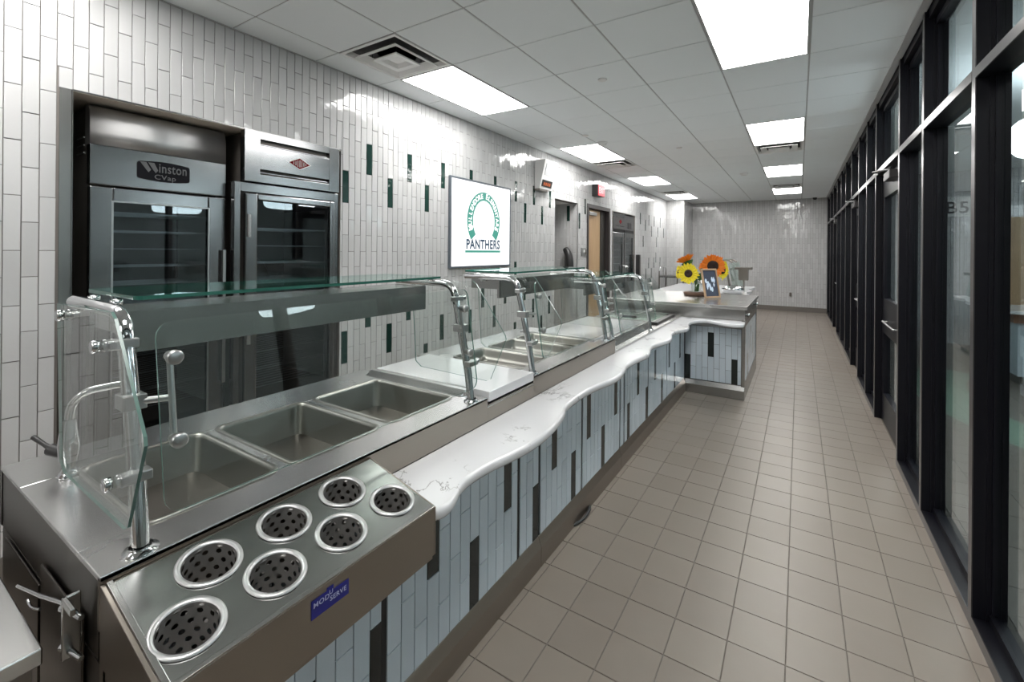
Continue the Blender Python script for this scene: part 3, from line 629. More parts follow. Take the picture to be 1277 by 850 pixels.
# ---- quartz tray slide
edge = [(-.915, .965), (-.892, .99), (-.887, 1.03), (-.903, 1.08), (-.928, 1.14), (-.936, 1.21), (-.928, 1.31), (-.908, 1.41), (-.893, 1.52), (-.892, 1.63), (-.905, 1.76), (-.935, 1.90), (-.966, 1.98), (-.978, 2.09), (-.982, 2.25), (-.964, 2.42), (-.938, 2.55), (-.934, 2.68), (-.955, 2.82), (-.976, 2.93), (-.976, 3.05), (-.962, 3.19), (-.948, 3.30), (-.955, 3.40), (-.985, 3.52), (-1.003, 3.66), (-.985, 3.77), (-.958, 3.90), (-.950, 4.05), (-.975, 4.18), (-1.002, 4.30), (-1.0, 4.45), (-.965, 4.56), (-.94, 4.66), (-.945, 4.78), (-.985, 4.95), (-.995, 5.12), (-.965, 5.25), (-.92, 5.325), (-.86, 5.345), (-.78, 5.30), (-.70, 5.245), (-.62, 5.20), (-.55, 5.20), (-.50, 5.235), (-.487, 5.29), (-.488, 5.38)]
E_ = cr([(a, b, 0) for a, b in edge], 4)
def slab(pts, backs, label):
    n = len(pts); nor = []
    for i in range(n):
        t_ = (pts[min(i+1, n-1)]-pts[max(i-1, 0)]).normalized(); nor.append(Vector((t_.y, -t_.x, 0)))
    L = []
    for off, z in ((-.016, .822), (-.005, .824), (0, .832), (0, .850), (-.004, .857), (-.012, .86)):
        L.append([pts[i]+nor[i]*off+Vector((0, 0, z)) for i in range(n)]+[Vector((a, b, z)) for a, b in backs])
    m = MB(); m.loft(L, cap0=True, cap1=True, sm=False)
    for i in range(len(m.s)-2): m.s[i] = True
    nn = n+len(backs)
    for r in range(5):
        for k in range(nn):
            if k >= n-1: m.s[r*nn+k] = False
    return tag(m.build('tray_slide', 'quartz'), label, 'tray slide', 'white quartz tray slides')
def between(a, b): return [p for p in E_[:] if a <= p.y <= b]
k1 = next(i for i, p in enumerate(E_) if p.y > 3.288); k2 = next(i for i, p in enumerate(E_) if p.y > 4.605)
slab(E_[:k1+1], [(AX+.001, E_[k1].y), (AX+.001, .965)], 'longest white veined quartz tray slide, wavy edged, nearest the camera')
slab(E_[k1:k2+1], [(AX+.001, E_[k2].y), (AX+.001, E_[k1].y+.002)], 'short middle white quartz tray slide between two seams')
slab(E_[k2:], [(-.50, 5.483), (AX+.001, 5.483), (AX+.001, E_[k2].y+.002)], 'white quartz tray slide turning the corner along the island')
# ---- sneeze guards
def guard(label, y0, y1, zb0, zb1, zt, ends, gy0, gy1, lows=True):
    g = thing('sneeze_guard', label, 'sneeze guard', (-1.4, (y0+y1)/2, min(zb0, zb1)), 'glass sneeze guards on the serving line')
    dz = zt-1.472; r = .0163
    def post(y, zb):
        pts = [(-1.197, y, zb), (-1.215, y, zb+.12), (-1.262, y, 1.30+dz), (-1.283, y, 1.385+dz)]+[tuple(p) for p in cr([(-1.292, y, 1.42+dz), (-1.305, y, 1.447+dz), (-1.33, y, 1.465+dz), (-1.37, y, 1.472+dz)], 3)]+[(-1.50, y, 1.473+dz), (-1.655, y, 1.474+dz)]
        p = MB().tube(pts, r, 16).build('post', 'chrome', g)
        MB().lathe([(.032, 0), (.032, .004), (.021, .007), (.021, .012)], (-1.197, y, zb), 24).build('post_flange', 'chrome', p)
        return p
    P0 = post(y0, zb0); P1 = post(y1, zb1)
    # top glass shelf
    sh = [(a, b) for a, b in rrect(-1.70, -1.345, gy0, gy1, .02)]
    m = MB(); z0, z1 = 1.494+dz, 1.5035+dz
    n = len(sh); m.add([(a, b, z0) for a, b in sh], [tuple(range(n))[::-1]]); m.add([(a, b, z1) for a, b in sh], [tuple(range(n))]); m.c = 1
    m.add([(a, b, z0) for a, b in sh]+[(a, b, z1) for a, b in sh], [(i, (i+1) % n, n+(i+1) % n, n+i) for i in range(n)]); m.build('glass_shelf', ['shelf_glass', 'edge'], g)
    # stainless lamp housing below the shelf
    m = MB(); m.box(-1.455, -1.440, y0+.035, y1-.03, 1.352+dz, 1.452+dz); m.box(-1.64, -1.44, y0+.035, y1-.03, 1.452+dz, 1.458+dz); m.box(-1.64, -1.63, y0+.035, y1-.03, 1.402+dz, 1.452+dz); m.box(-1.63, -1.455, y0+.035, y0+.04, 1.402+dz, 1.452+dz)
    m.build('lamp_housing', 'steel_x', g)
    for y in (y0, y1):
        s = 1 if y == y0 else -1
        for xx in (-1.42, -1.58):
            MB().lathe([(0, 0), (.013, 0), (.013, .012), (0, .014)], (xx, y+s*.02, 1.480+dz), 12).build('shelf_pad', 'chrome', g)
    # front glass : leans with the posts
    def fx(z): return -1.150-(z-1.04)*.150
    zA, zB = (1.045 if lows else 1.0)+dz*.7, 1.455+dz; ya, yb = y0+.025, y1-.02
    loop = rrect(ya, yb, zA, zB, .035, 4); n = len(loop)
    A = [(fx(z), y, z) for y, z in loop]; B = [(fx(z)+.006, y, z+.001) for y, z in loop]
    m = MB(); m.add(A, [tuple(range(n))[::-1]]); m.add(B, [tuple(range(n))]); m.c = 1; m.add(A+B, [(i, (i+1) % n, n+(i+1) % n, n+i) for i in range(n)]); m.build('front_glass', ['glass', 'edge_lt'], g)
    # brackets with big round knobs
    for y, s in ((y0, 1), (y1, -1)):
        yk = y+s*.055
        b = MB(); b.tube([(fx(1.185)-.014, yk, 1.185+dz*.7), (fx(1.385)-.014, yk, 1.385+dz*.7)], .007, 8); zz = 1.28+dz*.7
        b.box(-1.285, -1.23, y-.021, y+.021, zz-.016, zz+.016); b.tube([(-1.245, y, zz), (-1.215, yk, zz)], .008, 8); bo = b.build('bracket', 'satin', g, .002)
        for zk in (1.195+dz*.7, 1.375+dz*.7):
            MB().lathe([(0, -.022), (.011, -.022), (.011, 0), (.0165, .001), (.0165, .012), (.013, .014), (0, .014)], (fx(zk)+.006, yk, zk), 20, 'x').build('knob', 'satin', bo)
    # end glass
    for y, s in ends:
        pl = [(-1.60, 1.477), (-1.225, 1.484), (-1.205, 1.472), (-1.05, 1.262), (-1.046, 1.245), (-1.125, 1.065), (-1.145, 1.055), (-1.535, 1.062), (-1.57, 1.085)]
        pl = [(a, b+dz*(1 if b > 1.3 else .8)) for a, b in pl]; n = len(pl); ye = y+s*.042
        A = [(a, ye-.003, b) for a, b in pl]; B = [(a, ye+.003, b) for a, b in pl]
        m = MB(); m.add(A, [tuple(range(n))[::-1]]); m.add(B, [tuple(range(n))]); m.c = 1; m.add(A+B, [(i, (i+1) % n, n+(i+1) % n, n+i) for i in range(n)])
        m.build('end_glass', ['glass', 'edge_lt'], g)
        for xx, zz in ((-1.300, 1.405), (-1.22, 1.13), (-1.54, 1.452)):
            zz += dz*.8
            m = MB()
            if xx > -1.5: m.box(xx-.002, xx+.030, y-.019, y+s*.036, zz-.011, zz+.011) if s > 0 else m.box(xx-.002, xx+.030, y+s*.036, y+.019, zz-.011, zz+.011)
            else: m.cyl((xx, y, zz), (xx, ye, zz), .008, 8)
            co = m.build('clamp', 'satin', g, .003)
            MB().lathe([(0, s*.0), (.014, s*.001), (.014, s*.012), (.011, s*.014), (0, s*.014)], (xx+.01 if xx > -1.5 else xx, ye+s*.004, zz), 18, 'y').build('clamp_button', 'chrome', co)
    return g
guard('nearest and longest glass sneeze guard over the three deep wells', .385, 1.523, .97, .97, 1.472, ((.385, -1), (1.523, 1)), .42, 1.50)
guard('middle glass sneeze guard with steel lamp housing over the shallow wells', 2.045, 3.10, .97, .97, 1.470, ((2.045, 1), (3.10, 1)), 2.08, 3.07)
guard('far lower glass sneeze guard in front of the island', 3.24, 4.27, .9355, .8755, 1.388, ((4.27, 1),), 3.28, 4.25)

# ---- utensil dispenser box hung on the near counter
P0 = Vector((-1.163, 0, .955)); P1 = Vector((-.88, 0, .885)); sl = (P1-P0).normalized(); nr = Vector((-sl.z, 0, sl.x))
dsp = thing('utensil_dispenser', 'sloping stainless box for upright cutlery hung on the near counter front', 'dispenser', (-1.02, .63, .74))
HC = [(-.970, .384), (-.972, .551), (-.974, .718), (-.976, .885), (-1.085, .469), (-1.087, .637), (-1.089, .805)]
RH = .054
def onpl(x, y, h=0): k = (x-P0.x)/sl.x; q = P0+sl*k+nr*h; return Vector((q.x, y, q.z))
# top plate with round holes: fan strips around each hole inside cells
def plate():
    m = MB(); L = (P1-P0).length; Y0, Y1 = .318, .955
    import itertools
    # cells in (s,y): front row cells and back row cells around holes; remaining rectangles filled
    sm_ = (( -1.0285)-P0.x)/sl.x
    def q(s, y, h=0): v = P0+sl*s+nr*h; return (v.x, y, v.z)
    def rowcells(holes, s0, s1):
        hs = sorted(holes, key=lambda h: h[1]); y = Y0
        for hx, hy in hs:
            a, b = hy-.0805, hy+.0805
            a = max(a, Y0)
            if a > y+1e-6: m.add([q(s0, y), q(s1, y), q(s1, a), q(s0, a)], [(0, 1, 2, 3)])
            b = min(b, Y1)
            sc = (hx-P0.x)/sl.x; n = 32; ring = []; out = []
            for k in range(n):
                t = 2*math.pi*(k+.5)/n; c, s = math.cos(t), math.sin(t); ring.append(q(sc+RH*c, hy+RH*s))
                kx = (s1-sc)/c if c > 0 else (s0-sc)/c; ky = (b-hy)/s if s > 0 else (a-hy)/s; kk = min(kx, ky); out.append(q(sc+kk*c, hy+kk*s))
            for cs, cy in ((s1, b), (s0, b), (s0, a), (s1, a)):
                pass
            m.add(ring+out, [(k, n+k, n+(k+1) % n, (k+1) % n) for k in range(n)])
            # corner triangles
            for cs, cy in ((s1, b), (s0, b), (s0, a), (s1, a)):
                ang = math.atan2(cy-hy, cs-sc) % (2*math.pi); k = int((ang/(2*math.pi)*n)-.5) % n
                m.add([out[k], q(cs, cy), out[(k+1) % n]], [(0, 1, 2)])
            y = b
        if Y1 > y+1e-6: m.add([q(s0, y), q(s1, y), q(s1, Y1), q(s0, Y1)], [(0, 1, 2, 3)])
    rowcells(HC[4:], .008, sm_); rowcells(HC[:4], sm_, L-.003)
    return m
plate().build('top_plate', 'steel_x', dsp)
m = MB(); L = (P1-P0).length
def pb(x, y, z): return (x, y, z)
m.prism([(-1.163, .74), (-1.163, .955), (-.88, .885), (-.88, .748)], lambda x, z: (x, .310, z), (0, .008, 0)); m.prism([(-1.163, .74), (-1.163, .955), (-.88, .885), (-.88, .748)], lambda x, z: (x, .955, z), (0, .006, 0))
m.box(-.886, -.88, .318, .955, .748, .884); m.box(-1.163, -.886, .318, .955, .735, .748); m.box(-1.163, -1.157, .318, .955, .748, .953)
m.build('box_body', 'steel_front', dsp, .0015)
m = MB(); m.obox(onpl(-1.02, .323, .002), sl*L*.49, (0, .005, 0), nr*.003); m.obox(onpl(-.884, .6365, .002), sl*.005, (0, .318, 0), nr*.003); m.build('raised_rim', 'steel', dsp, .001)
# blue label
m = MB(); f_ = lambda y, z: (-.8795, y, z); m.prism([(.577, .843), (.577, .876), (.612, .879), (.612, .885), (.626, .885), (.626, .879), (.668, .869), (.668, .834)], f_, (.0012, 0, 0)) if False else None
m.prism([(.575, .826), (.575, .866), (.612, .866), (.612, .872), (.628, .872), (.628, .860), (.668, .860), (.668, .826)], f_, (.0012, 0, 0)); lb = m.build('maker_label', 'blue', dsp)
m = MB(); lettering(m, 'MOD', .016, (-.8780, .578, .850), (0, 1, 0), (0, 0, 1), (1, 0, 0), 'LEFT'); lettering(m, 'U', .014, (-.8780, .616, .856), (0, 1, 0), (0, 0, 1), (1, 0, 0), 'LEFT'); lettering(m, 'SERVE', .015, (-.8780, .618, .841), (0, 1, 0), (0, 0, 1), (1, 0, 0), 'LEFT'); m.build('lettering', 'blue_let', lb)
# perforated cups
def cup(x, y, label):
    c = thing('cutlery_cup', label, 'cutlery cup', tuple(onpl(x, y, -.11)), 'perforated cutlery cups in the sloping box')
    O = onpl(x, y); A = sl; B = Vector((0, 1, 0)); N = nr
    def pt(r, a, h): return O+A*(r*math.cos(a))+B*(r*math.sin(a))+N*h
    m = MB(); n = 40
    prof = [(.0505, .001), (.052, .004), (.0575, .006), (.0625, .004), (.0632, .0012)]
    m.loft([[pt(r, 2*math.pi*k/n, h) for k in range(n)] for r, h in prof]); m.build('rim', 'rim', c)
    m = MB(); nc, nrw = 12, 5; H = .115; R0, R1 = .0505, .0475
    def rr(h): return R0+(R1-R0)*(-h/H)
    for j in range(nrw):
        for i in range(nc):
            a0 = 2*math.pi*(i+.5*(j % 2))/nc; a1 = a0+2*math.pi/nc; h0 = -.006-j*(H-.012)/nrw; h1 = h0-(H-.012)/nrw
            ac, hc = (a0+a1)/2, (h0+h1)/2; da, dh = (a1-a0)/2, (h0-h1)/2; hr = .0060; ra = hr/rr(hc)
            q = []; o = []
            for k in range(8):
                t = 2*math.pi*k/8; cth, sth = math.cos(t), math.sin(t); q.append(pt(rr(hc+hr*sth), ac+ra*cth, hc+hr*sth))
                mx = max(abs(cth), abs(sth)); ex, ey = cth/mx, sth/mx; o.append(pt(rr(hc+dh*ey), ac+da*ex, hc+dh*ey))
            m.add(q+o, [(k, 8+k, 8+(k+1) % 8, (k+1) % 8) for k in range(8)], True)
    m.loft([[pt(R0, 2*math.pi*k/n, .002) for k in range(n)], [pt(R0, 2*math.pi*k/n, -.006) for k in range(n)]])
    m.loft([[pt(R1, 2*math.pi*k/n, -H+.006) for k in range(n)], [pt(R1-.002, 2*math.pi*k/n, -H) for k in range(n)]], cap1=True)
    m.build('perforated_wall', 'cup', c, merge=True)
    return c
CL = ['front row cup nearest the camera, at the box corner', 'second cup of the front row, left of the blue label', 'third cup of the front row', 'last cup of the front row, beside the quartz slide', 'back row cup nearest the camera, below the glass post', 'middle cup of the back row', 'back row cup furthest from the camera']
for (x, y), lb_ in zip(HC, CL): cup(x, y, 'perforated cutlery cup, '+lb_)

# ---- faucet
fc = thing('pot_filler_faucet', 'chrome swing spout faucet with black lever behind the near guard', 'faucet', (-1.76, .40, .97))
MB().lathe([(.024, 0), (.026, .004), (.02, .012), (.016, .02), (.015, .03), (.022, .06), (.024, .09), (.020, .125), (.018, .135), (.017, .15), (.015, .16)], (-1.76, .40, .97), 20).build('faucet_body', 'chrome', fc)
MB().tube(cr([(-1.76, .40, 1.12), (-1.755, .405, 1.17), (-1.74, .43, 1.203), (-1.725, .47, 1.211), (-1.715, .505, 1.212), (-1.712, .52, 1.205), (-1.711, .525, 1.185)], 4), .0105, 12).build('spout', 'chrome', fc)
m = MB(); m.tube([(-1.78, .395, 1.03), (-1.83, .38, 1.035)], [.014, .017], 12); m.tube([(-1.82, .382, 1.035), (-1.86, .372, 1.045), (-1.915, .360, 1.058)], [.009, .006, .007], 8); m.build('lever', 'blackp', fc)

# ---- small steel table near the camera at the left
tb = thing('steel_side_table', 'plain stainless table corner in the lower left, beside the counter end', 'table', (-1.7, 0, 0))
MB().box(-2.35, -1.31, -.55, .262, .765, .80).build('tabletop', 'steel_top', tb, .003)
MB().box(-2.33, -1.325, -.54, .25, .60, .765).build('table_skirt', 'steel_dark', tb)
for a, b in ((-2.32, -.53), (-2.32, .20), (-1.37, -.53), (-1.37, .20)): MB().box(a, a+.04, b, b+.04, 0, .60).build('leg', 'steel_dark', tb)

# ================================================================== LEFT WALL THINGS
# ---- holding cabinet (left)
def hollow(parent, x0, x1, y0, y1, z0, z1, mat='steel_side', t=.04, inner='steel_dark'):
    m = MB(); m.box(x0, x1, y0, y0+t, z0, z1); m.box(x0, x1, y1-t, y1, z0, z1); m.box(x0, x0+t, y0+t, y1-t, z0, z1); m.box(x0+t, x1, y0+t, y1-t, z1-t, z1); m.box(x0+t, x1, y0+t, y1-t, z0, z0+t)
    return m.build('cabinet_body', mat, parent)
def ring_door(parent, X, th, y0, y1, z0, z1, a0, a1, b0, b1, mat, bev=.006):
    m = MB(); m.box(X-th, X, y0, a0, z0, z1); m.box(X-th, X, a1, y1, z0, z1); m.box(X-th, X, a0, a1, b1, z1); m.box(X-th, X, a0, a1, z0, b0)
    return m.build('door', mat, parent, bev)
def racks(parent, x0, x1, y0, y1, zs):
    for z in zs:
        m = MB(); m.box(x0, x1, y0+.012, y0+.017, z, z+.005); m.box(x0, x1, y1-.017, y1-.012, z, z+.005); m.box(x1-.005, x1, y0+.012, y1-.012, z, z+.005)
        for k in range(1, 9):
            xx = x0+(x1-x0)*k/9; m.box(xx, xx+.003, y0+.015, y1-.015, z+.001, z+.004)
        m.build('wire_rack', 'satin', parent)
def perforated(parent, y, x0, x1, z0, z1, s):
    m = MB().box(x0, x1, y, y+.003*s, z0, z1).build('side_liner', 'satin', parent)
    h = MB(); z = z0+.05; r = 0
    while z < z1-.02:
        for k in range(5): xx = x0+.06+k*(x1-x0-.12)/4; h.box(xx-.006, xx+.006, y-.001*s if s > 0 else y+.001, y, z, z+.022)
        z += .095
    o = h.build('holes', 'slot', m); o['kind'] = 'stuff'
OX = -3.385
o1 = thing('holding_cabinet', 'tall stainless holding oven with black name plate, left one in the wall niche', 'oven', (-3.75, 1.19, 0))
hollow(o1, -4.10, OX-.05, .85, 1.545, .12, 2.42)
ring_door(o1, OX, .045, .845, 1.545, .20, 1.968, .947, 1.440, .50, 1.885, 'steel_oven')
MB().box(OX-.022, OX-.016, .94, 1.447, .49, 1.895).build('door_glass', 'oven_glass', o1)
m = MB(); m.box(OX-.006, OX+.001, .940, .949, .49, 1.892); m.box(OX-.006, OX+.001, 1.438, 1.447, .49, 1.892); m.box(OX-.006, OX+.001, .949, 1.438, 1.884, 1.893); m.build('window_trim', 'satin', o1)
m = MB(); m.prism([(OX-.05, 1.978), (OX-.002, 1.978), (OX, 1.985), (OX, 2.203), (OX-.05, 2.203)], lambda x, z: (x, .845, z), (0, .70, 0)); m.build('control_panel', 'steel_oven', o1, .002)
m = MB(); arc = [(OX-.08, 2.208), (OX-.001, 2.208), (OX, 2.28), (OX-.002, 2.34), (OX-.008, 2.385), (OX-.018, 2.412), (OX-.035, 2.428), (OX-.08, 2.432)]
m.prism(arc, lambda x, z: (x, .845, z), (0, .70, 0)); m.s = [True if i > 1 else False for i in range(len(m.s))]; m.build('top_panel', 'steel_soft', o1)
n_ = 10; pl = [(1.055, 2.032), (1.060, 2.145)] if False else None
def sup(y0, y1, z0, z1, r=.016, bul=.010):
    pts = []
    for a, b in rrect(y0, y1, z0, z1, r, 4): pts.append((a, b))
    k = 5*1; out = []
    for i, p in enumerate(pts):
        out.append(p)
        if i == 4: out += [((y1-r)+((y0+r)-(y1-r))*t, z1+bul*math.sin(math.pi*t)) for t in (.2, .4, .6, .8)]
        if i == 14: out += [((y0+r)+((y1-r)-(y0+r))*t, z0-bul*math.sin(math.pi*t)) for t in (.2, .4, .6, .8)]
    return out
m = MB(); m.prism(sup(1.055, 1.327, 2.040, 2.145), lambda y_, z_: (OX+.0005, y_, z_), (.004, 0, 0)); npz = m.build('name_plate', 'plate', o1)
m = MB(); U_, V_3, N_ = (0, 1, 0), (0, 0, 1), (1, 0, 0)
lettering(m, 'inston', .082, (OX+.005, 1.160, 2.088), U_, V_3, N_, 'LEFT', .69); lettering(m, 'CVap', .042, (OX+.005, 1.195, 2.044), U_, V_3, N_, 'CENTER', 1.15)
for k in (0, 1): m.prism([(1.068+k*.040, 2.142), (1.098+k*.040, 2.142), (1.122+k*.036, 2.098), (1.110+k*.036, 2.082), (1.098+k*.036, 2.098)], lambda y_, z_: (OX+.0055, y_, z_), (.001, 0, 0))
m.build('lettering', 'plate_let', npz)
m = MB(); m.box(OX-.01, OX+.035, 1.53, 1.536, .70, 1.61); m.box(OX+.03, OX+.036, 1.515, 1.536, .70, 1.61); m.build('door_handle', 'satin', o1, .003)
m = MB()
for k in range(3): m.box(-3.62, -3.50, .846, .8495, 2.16+k*.045, 2.167+k*.045)
m.build('louvres', 'satin', o1)
racks(o1, -4.0, OX-.09, .89, 1.505, [.62+.11*k for k in range(12)])
perforated(o1, 1.50, -4.0, -3.45, .55, 1.92, -1)
MB().box(-4.0, OX-.06, .86, 1.53, 0, .12).build('base', 'slot', o1)
# ---- convection oven (right)
OX2 = -3.285
o2 = thing('convection_oven', 'tall stainless oven with red diamond badge, right one in the wall niche', 'oven', (-3.7, 1.97, 0))
hollow(o2, -4.05, OX2-.05, 1.60, 2.365, .12, 2.085)
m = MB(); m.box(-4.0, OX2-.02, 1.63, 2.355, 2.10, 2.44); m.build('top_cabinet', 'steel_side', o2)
X = OX2+.025
m = MB(); m.box(X-.06, X, 1.607, 1.712, 2.092, 2.452); m.box(X-.06, X, 2.262, 2.352, 2.092, 2.452); m.box(X-.06, X-.002, 1.7125, 2.2615, 2.40, 2.452); m.box(X-.06, X-.001, 1.7125, 2.2615, 2.186, 2.356); m.box(X-.06, X-.002, 1.7125, 2.2615, 2.092, 2.150); m.box(X-.02, X-.012, 1.7125, 2.2615, 2.36, 2.367); m.box(X-.02, X-.012, 1.7125, 2.2615, 2.160, 2.167)
m.build('control_panel', 'steel_oven', o2, .0015)
m = MB(); c_ = (2.005, 2.272); m.prism([(c_[0]-.095, c_[1]), (c_[0], c_[1]-.047), (c_[0]+.095, c_[1]), (c_[0], c_[1]+.047)], lambda y_, z_: (X, y_, z_), (.004, 0, 0)); bd = m.build('badge', 'rim', o2)
m = MB(); m.prism([(c_[0]-.083, c_[1]), (c_[0], c_[1]-.041), (c_[0]+.083, c_[1]), (c_[0], c_[1]+.041)], lambda y_, z_: (X+.004, y_, z_), (.001, 0, 0)); m.build('badge_field', 'red', bd)
m = MB()
for k, hh in enumerate((.010, .016, .024, .027, .024, .016, .010)): yy = c_[0]-.048+k*.016; m.box(X+.005, X+.0062, yy-.0018, yy+.0018, c_[1]-hh, c_[1]+hh)
m.build('badge_lettering', 'rim', bd)
X = OX2-.012
m = MB(); m.box(X-.05, X, 1.56, 1.60, .15, 2.085); m.box(X-.05, X, 2.335, 2.372, .15, 2.085); m.box(X-.05, X, 1.60, 2.335, 2.02, 2.085); m.build('door_surround', 'steel_oven', o2, .003)
ring_door(o2, X+.022, .04, 1.625, 2.325, .25, 2.012, 1.705, 2.285, .50, 1.965, 'steel_oven', .008)
MB().box(X-.006, X, 1.70, 2.29, .49, 1.97).build('door_glass', 'oven_glass', o2)
for za, zb in ((1.70, 1.86), (.95, 1.08)): MB().cyl((X+.03, 1.645, za), (X+.03, 1.645, zb), .012, 10).build('hinge', 'satin', o2)
m = MB(); m.cyl((X+.02, 2.308, 1.28), (X+.06, 2.308, 1.28), .011, 12); m.build('door_knob', 'satin', o2)
racks(o2, -4.0, OX2-.09, 1.64, 2.325, [.6+.13*k for k in range(10)])
perforated(o2, 2.322, -4.0, -3.40, .55, 1.95, -1)
m = MB(); m.lathe([(0, 0), (.20, 0), (.22, -.02), (.22, -.03)], (-3.98, 1.97, 1.35), 24, 'x').build('fan_cover', 'steel_dark', o2)
MB().box(-4.0, OX2-.06, 1.6, 2.36, 0, .12).build('base', 'slot', o2)

# ---- wall screen
tv = thing('wall_screen', 'lit white wall display with the round school emblem', 'screen', (-3.24, 4.28, 1.42))
TXF = -3.246; ty0, ty1, tz0, tz1 = 3.737, 4.942, 1.418, 2.444
m = MB(); b_ = .022
m.box(-3.279, TXF, ty0, ty0+b_, tz0, tz1); m.box(-3.279, TXF, ty1-b_, ty1, tz0, tz1); m.box(-3.279, TXF, ty0+b_, ty1-b_, tz1-b_, tz1); m.box(-3.279, TXF, ty0+b_, ty1-b_, tz0, tz0+b_); m.build('bezel', simple('grey_blue_bezel', (.10, .12, .14), .35), tv, .003)
MB().box(-3.27, TXF-.004, ty0+b_, ty1-b_, tz0+b_, tz1-b_).build('display', 'screen', tv)
m = MB(); ec, ez = 4.360, 1.970; ro, ri = .328, .216; n = 60; a0, a1 = math.radians(-40), math.radians(220); A_ = []; B_ = []; xx = TXF-.003
for k in range(n+1):
    a = a0+(a1-a0)*k/n; ay, az = math.cos(a), math.sin(a)
    A_.append((xx, ec+ro*ay, ez+(ro+.025)*az)); B_.append((xx, ec+ri*ay, ez+(ri+.035)*az))
m.add(A_+B_, [(k, k+1, n+2+k, n+1+k) for k in range(n)]); m.box(xx-.0005, xx, 4.002, 4.706, 1.594, 1.620); m.build('emblem_ring', 'ink_green', tv)
m = MB(); word = 'MULLENDORE ELEMENTARY'; k0, k1_ = math.radians(196), math.radians(-16)
for i, chh in enumerate(word):
    a = k0+(k1_-k0)*i/(len(word)-1); rm = .246
    if chh != ' ': lettering(m, chh, .080 if i not in (0, 11) else .094, (xx+.0005, ec+rm*math.cos(a), ez+(rm+.032)*math.sin(a)), U_, V_3, N_, 'CENTER', .95, a-math.pi/2, .001, .03)
m.build('emblem_lettering', 'ink_white', tv)
for sgn in (-1, 1):
    m = MB(); a = math.radians(-90+sgn*62); cy_, cz_ = ec+.272*math.cos(a), ez+.29*math.sin(a)+.06
    m.add([(xx+.0015, cy_+.026*math.cos(t*math.pi/5), cz_+.022*math.sin(t*math.pi/5)) for t in range(10)], [tuple(range(10))]); m.build('emblem_dot', 'ink_white', tv)
m = MB(); lettering(m, 'PANTHERS', .154, (xx, 4.354, 1.641), U_, V_3, N_, 'CENTER', .86, 0, .001, .035); m.build('lettering', 'ink_navy', tv)
# ---- clock speaker
sp = thing('clock_speaker', 'white slanted wall speaker with small lit clock above the screen', 'speaker', (-3.2, 5.85, 2.53))
m = MB(); m.prism([(-3.279, 2.53), (-3.279, 2.945), (-3.10, 2.945), (-3.20, 2.53)], lambda x, z: (x, 5.62, z), (0, .40, 0)); m.build('speaker_box', 'white_plastic', sp, .004)
dr = Vector((.10, 0, .415)).normalized(); nm = Vector((dr.z, 0, -dr.x))
def spp(y, t, h=0): return Vector((-3.20, y, 2.53))+dr*t+nm*h
m = MB(); m.obox(spp(5.82, .29, .002), (0, .14, 0), dr*.085, nm*.002); 
m.build('grille', simple('pale_grille', (.55, .56, .57), .6), sp)
m = MB(); m.obox(spp(5.81, .085, .002), (0, .15, 0), dr*.05, nm*.003); dk_ = m.build('clock_display', 'blackp', sp)
m = MB()
for k in range(4): m.obox(spp(5.725+k*.055, .078, .0055), (0, .016, 0), dr*.022, nm*.0008)
m.build('digits', 'orange_lit', dk_)
MB().box(-3.279, -3.19, 5.62, 5.85, 2.50, 2.529).build('cable_cover', 'steel_dark', sp)
# ---- exit sign
ex = thing('exit_sign', 'small lit red exit sign above the wooden door', 'sign', (-3.2, 7.9, 2.65))
MB().box(-3.279, -3.16, 7.74, 8.06, 2.65, 2.865).build('sign_housing', 'blackp', ex, .004)
m = MB().box(-3.16, -3.150, 7.75, 8.05, 2.66, 2.855).build('sign_face', 'red_lit', ex)
lettering(MB(), 'EXIT', .15, (-3.149, 7.90, 2.705), U_, V_3, N_, 'CENTER', .82).build('lettering', 'red_let', m)
# ---- card reader / intercom
rd = thing('wall_switch_box', 'small grey steel switch box on tiles left of the wooden door', 'switch', (-3.26, 7.36, 1.54))
MB().box(-3.279, -3.255, 7.26, 7.47, 1.54, 1.68).build('plate', 'satin', rd, .004); MB().box(-3.255, -3.245, 7.31, 7.38, 1.60, 1.65).build('button', 'white_plastic', rd, .002); MB().box(-3.255, -3.25, 7.39, 7.44, 1.57, 1.65).build('reader', 'steel_dark', rd)
# ---- black coat-like hose in alcove
bk = thing('black_wall_phone', 'black handset hanging inside the tiled alcove', 'phone', (-3.6, 6.6, 1.2))
m = MB(); yb = AL[1]-.0
m.tube(cr([(-3.42, 7.03, 1.02), (-3.38, 7.01, 1.2), (-3.37, 7.0, 1.4), (-3.40, 7.01, 1.56), (-3.47, 7.03, 1.66)], 5), [.05+.02*math.sin(i/20*3.1) for i in range(21)], 12); m.build('handset', 'blackp', bk)
MB().box(-3.50, -3.40, 7.06, 7.117, 1.15, 1.62).build('mount_plate', 'blackp', bk, .01)
MB().tube(cr([(-3.50, 7.02, 1.60), (-3.42, 6.98, 1.62), (-3.36, 7.0, 1.57)], 4), .012, 8).build('hook', 'chrome', bk)

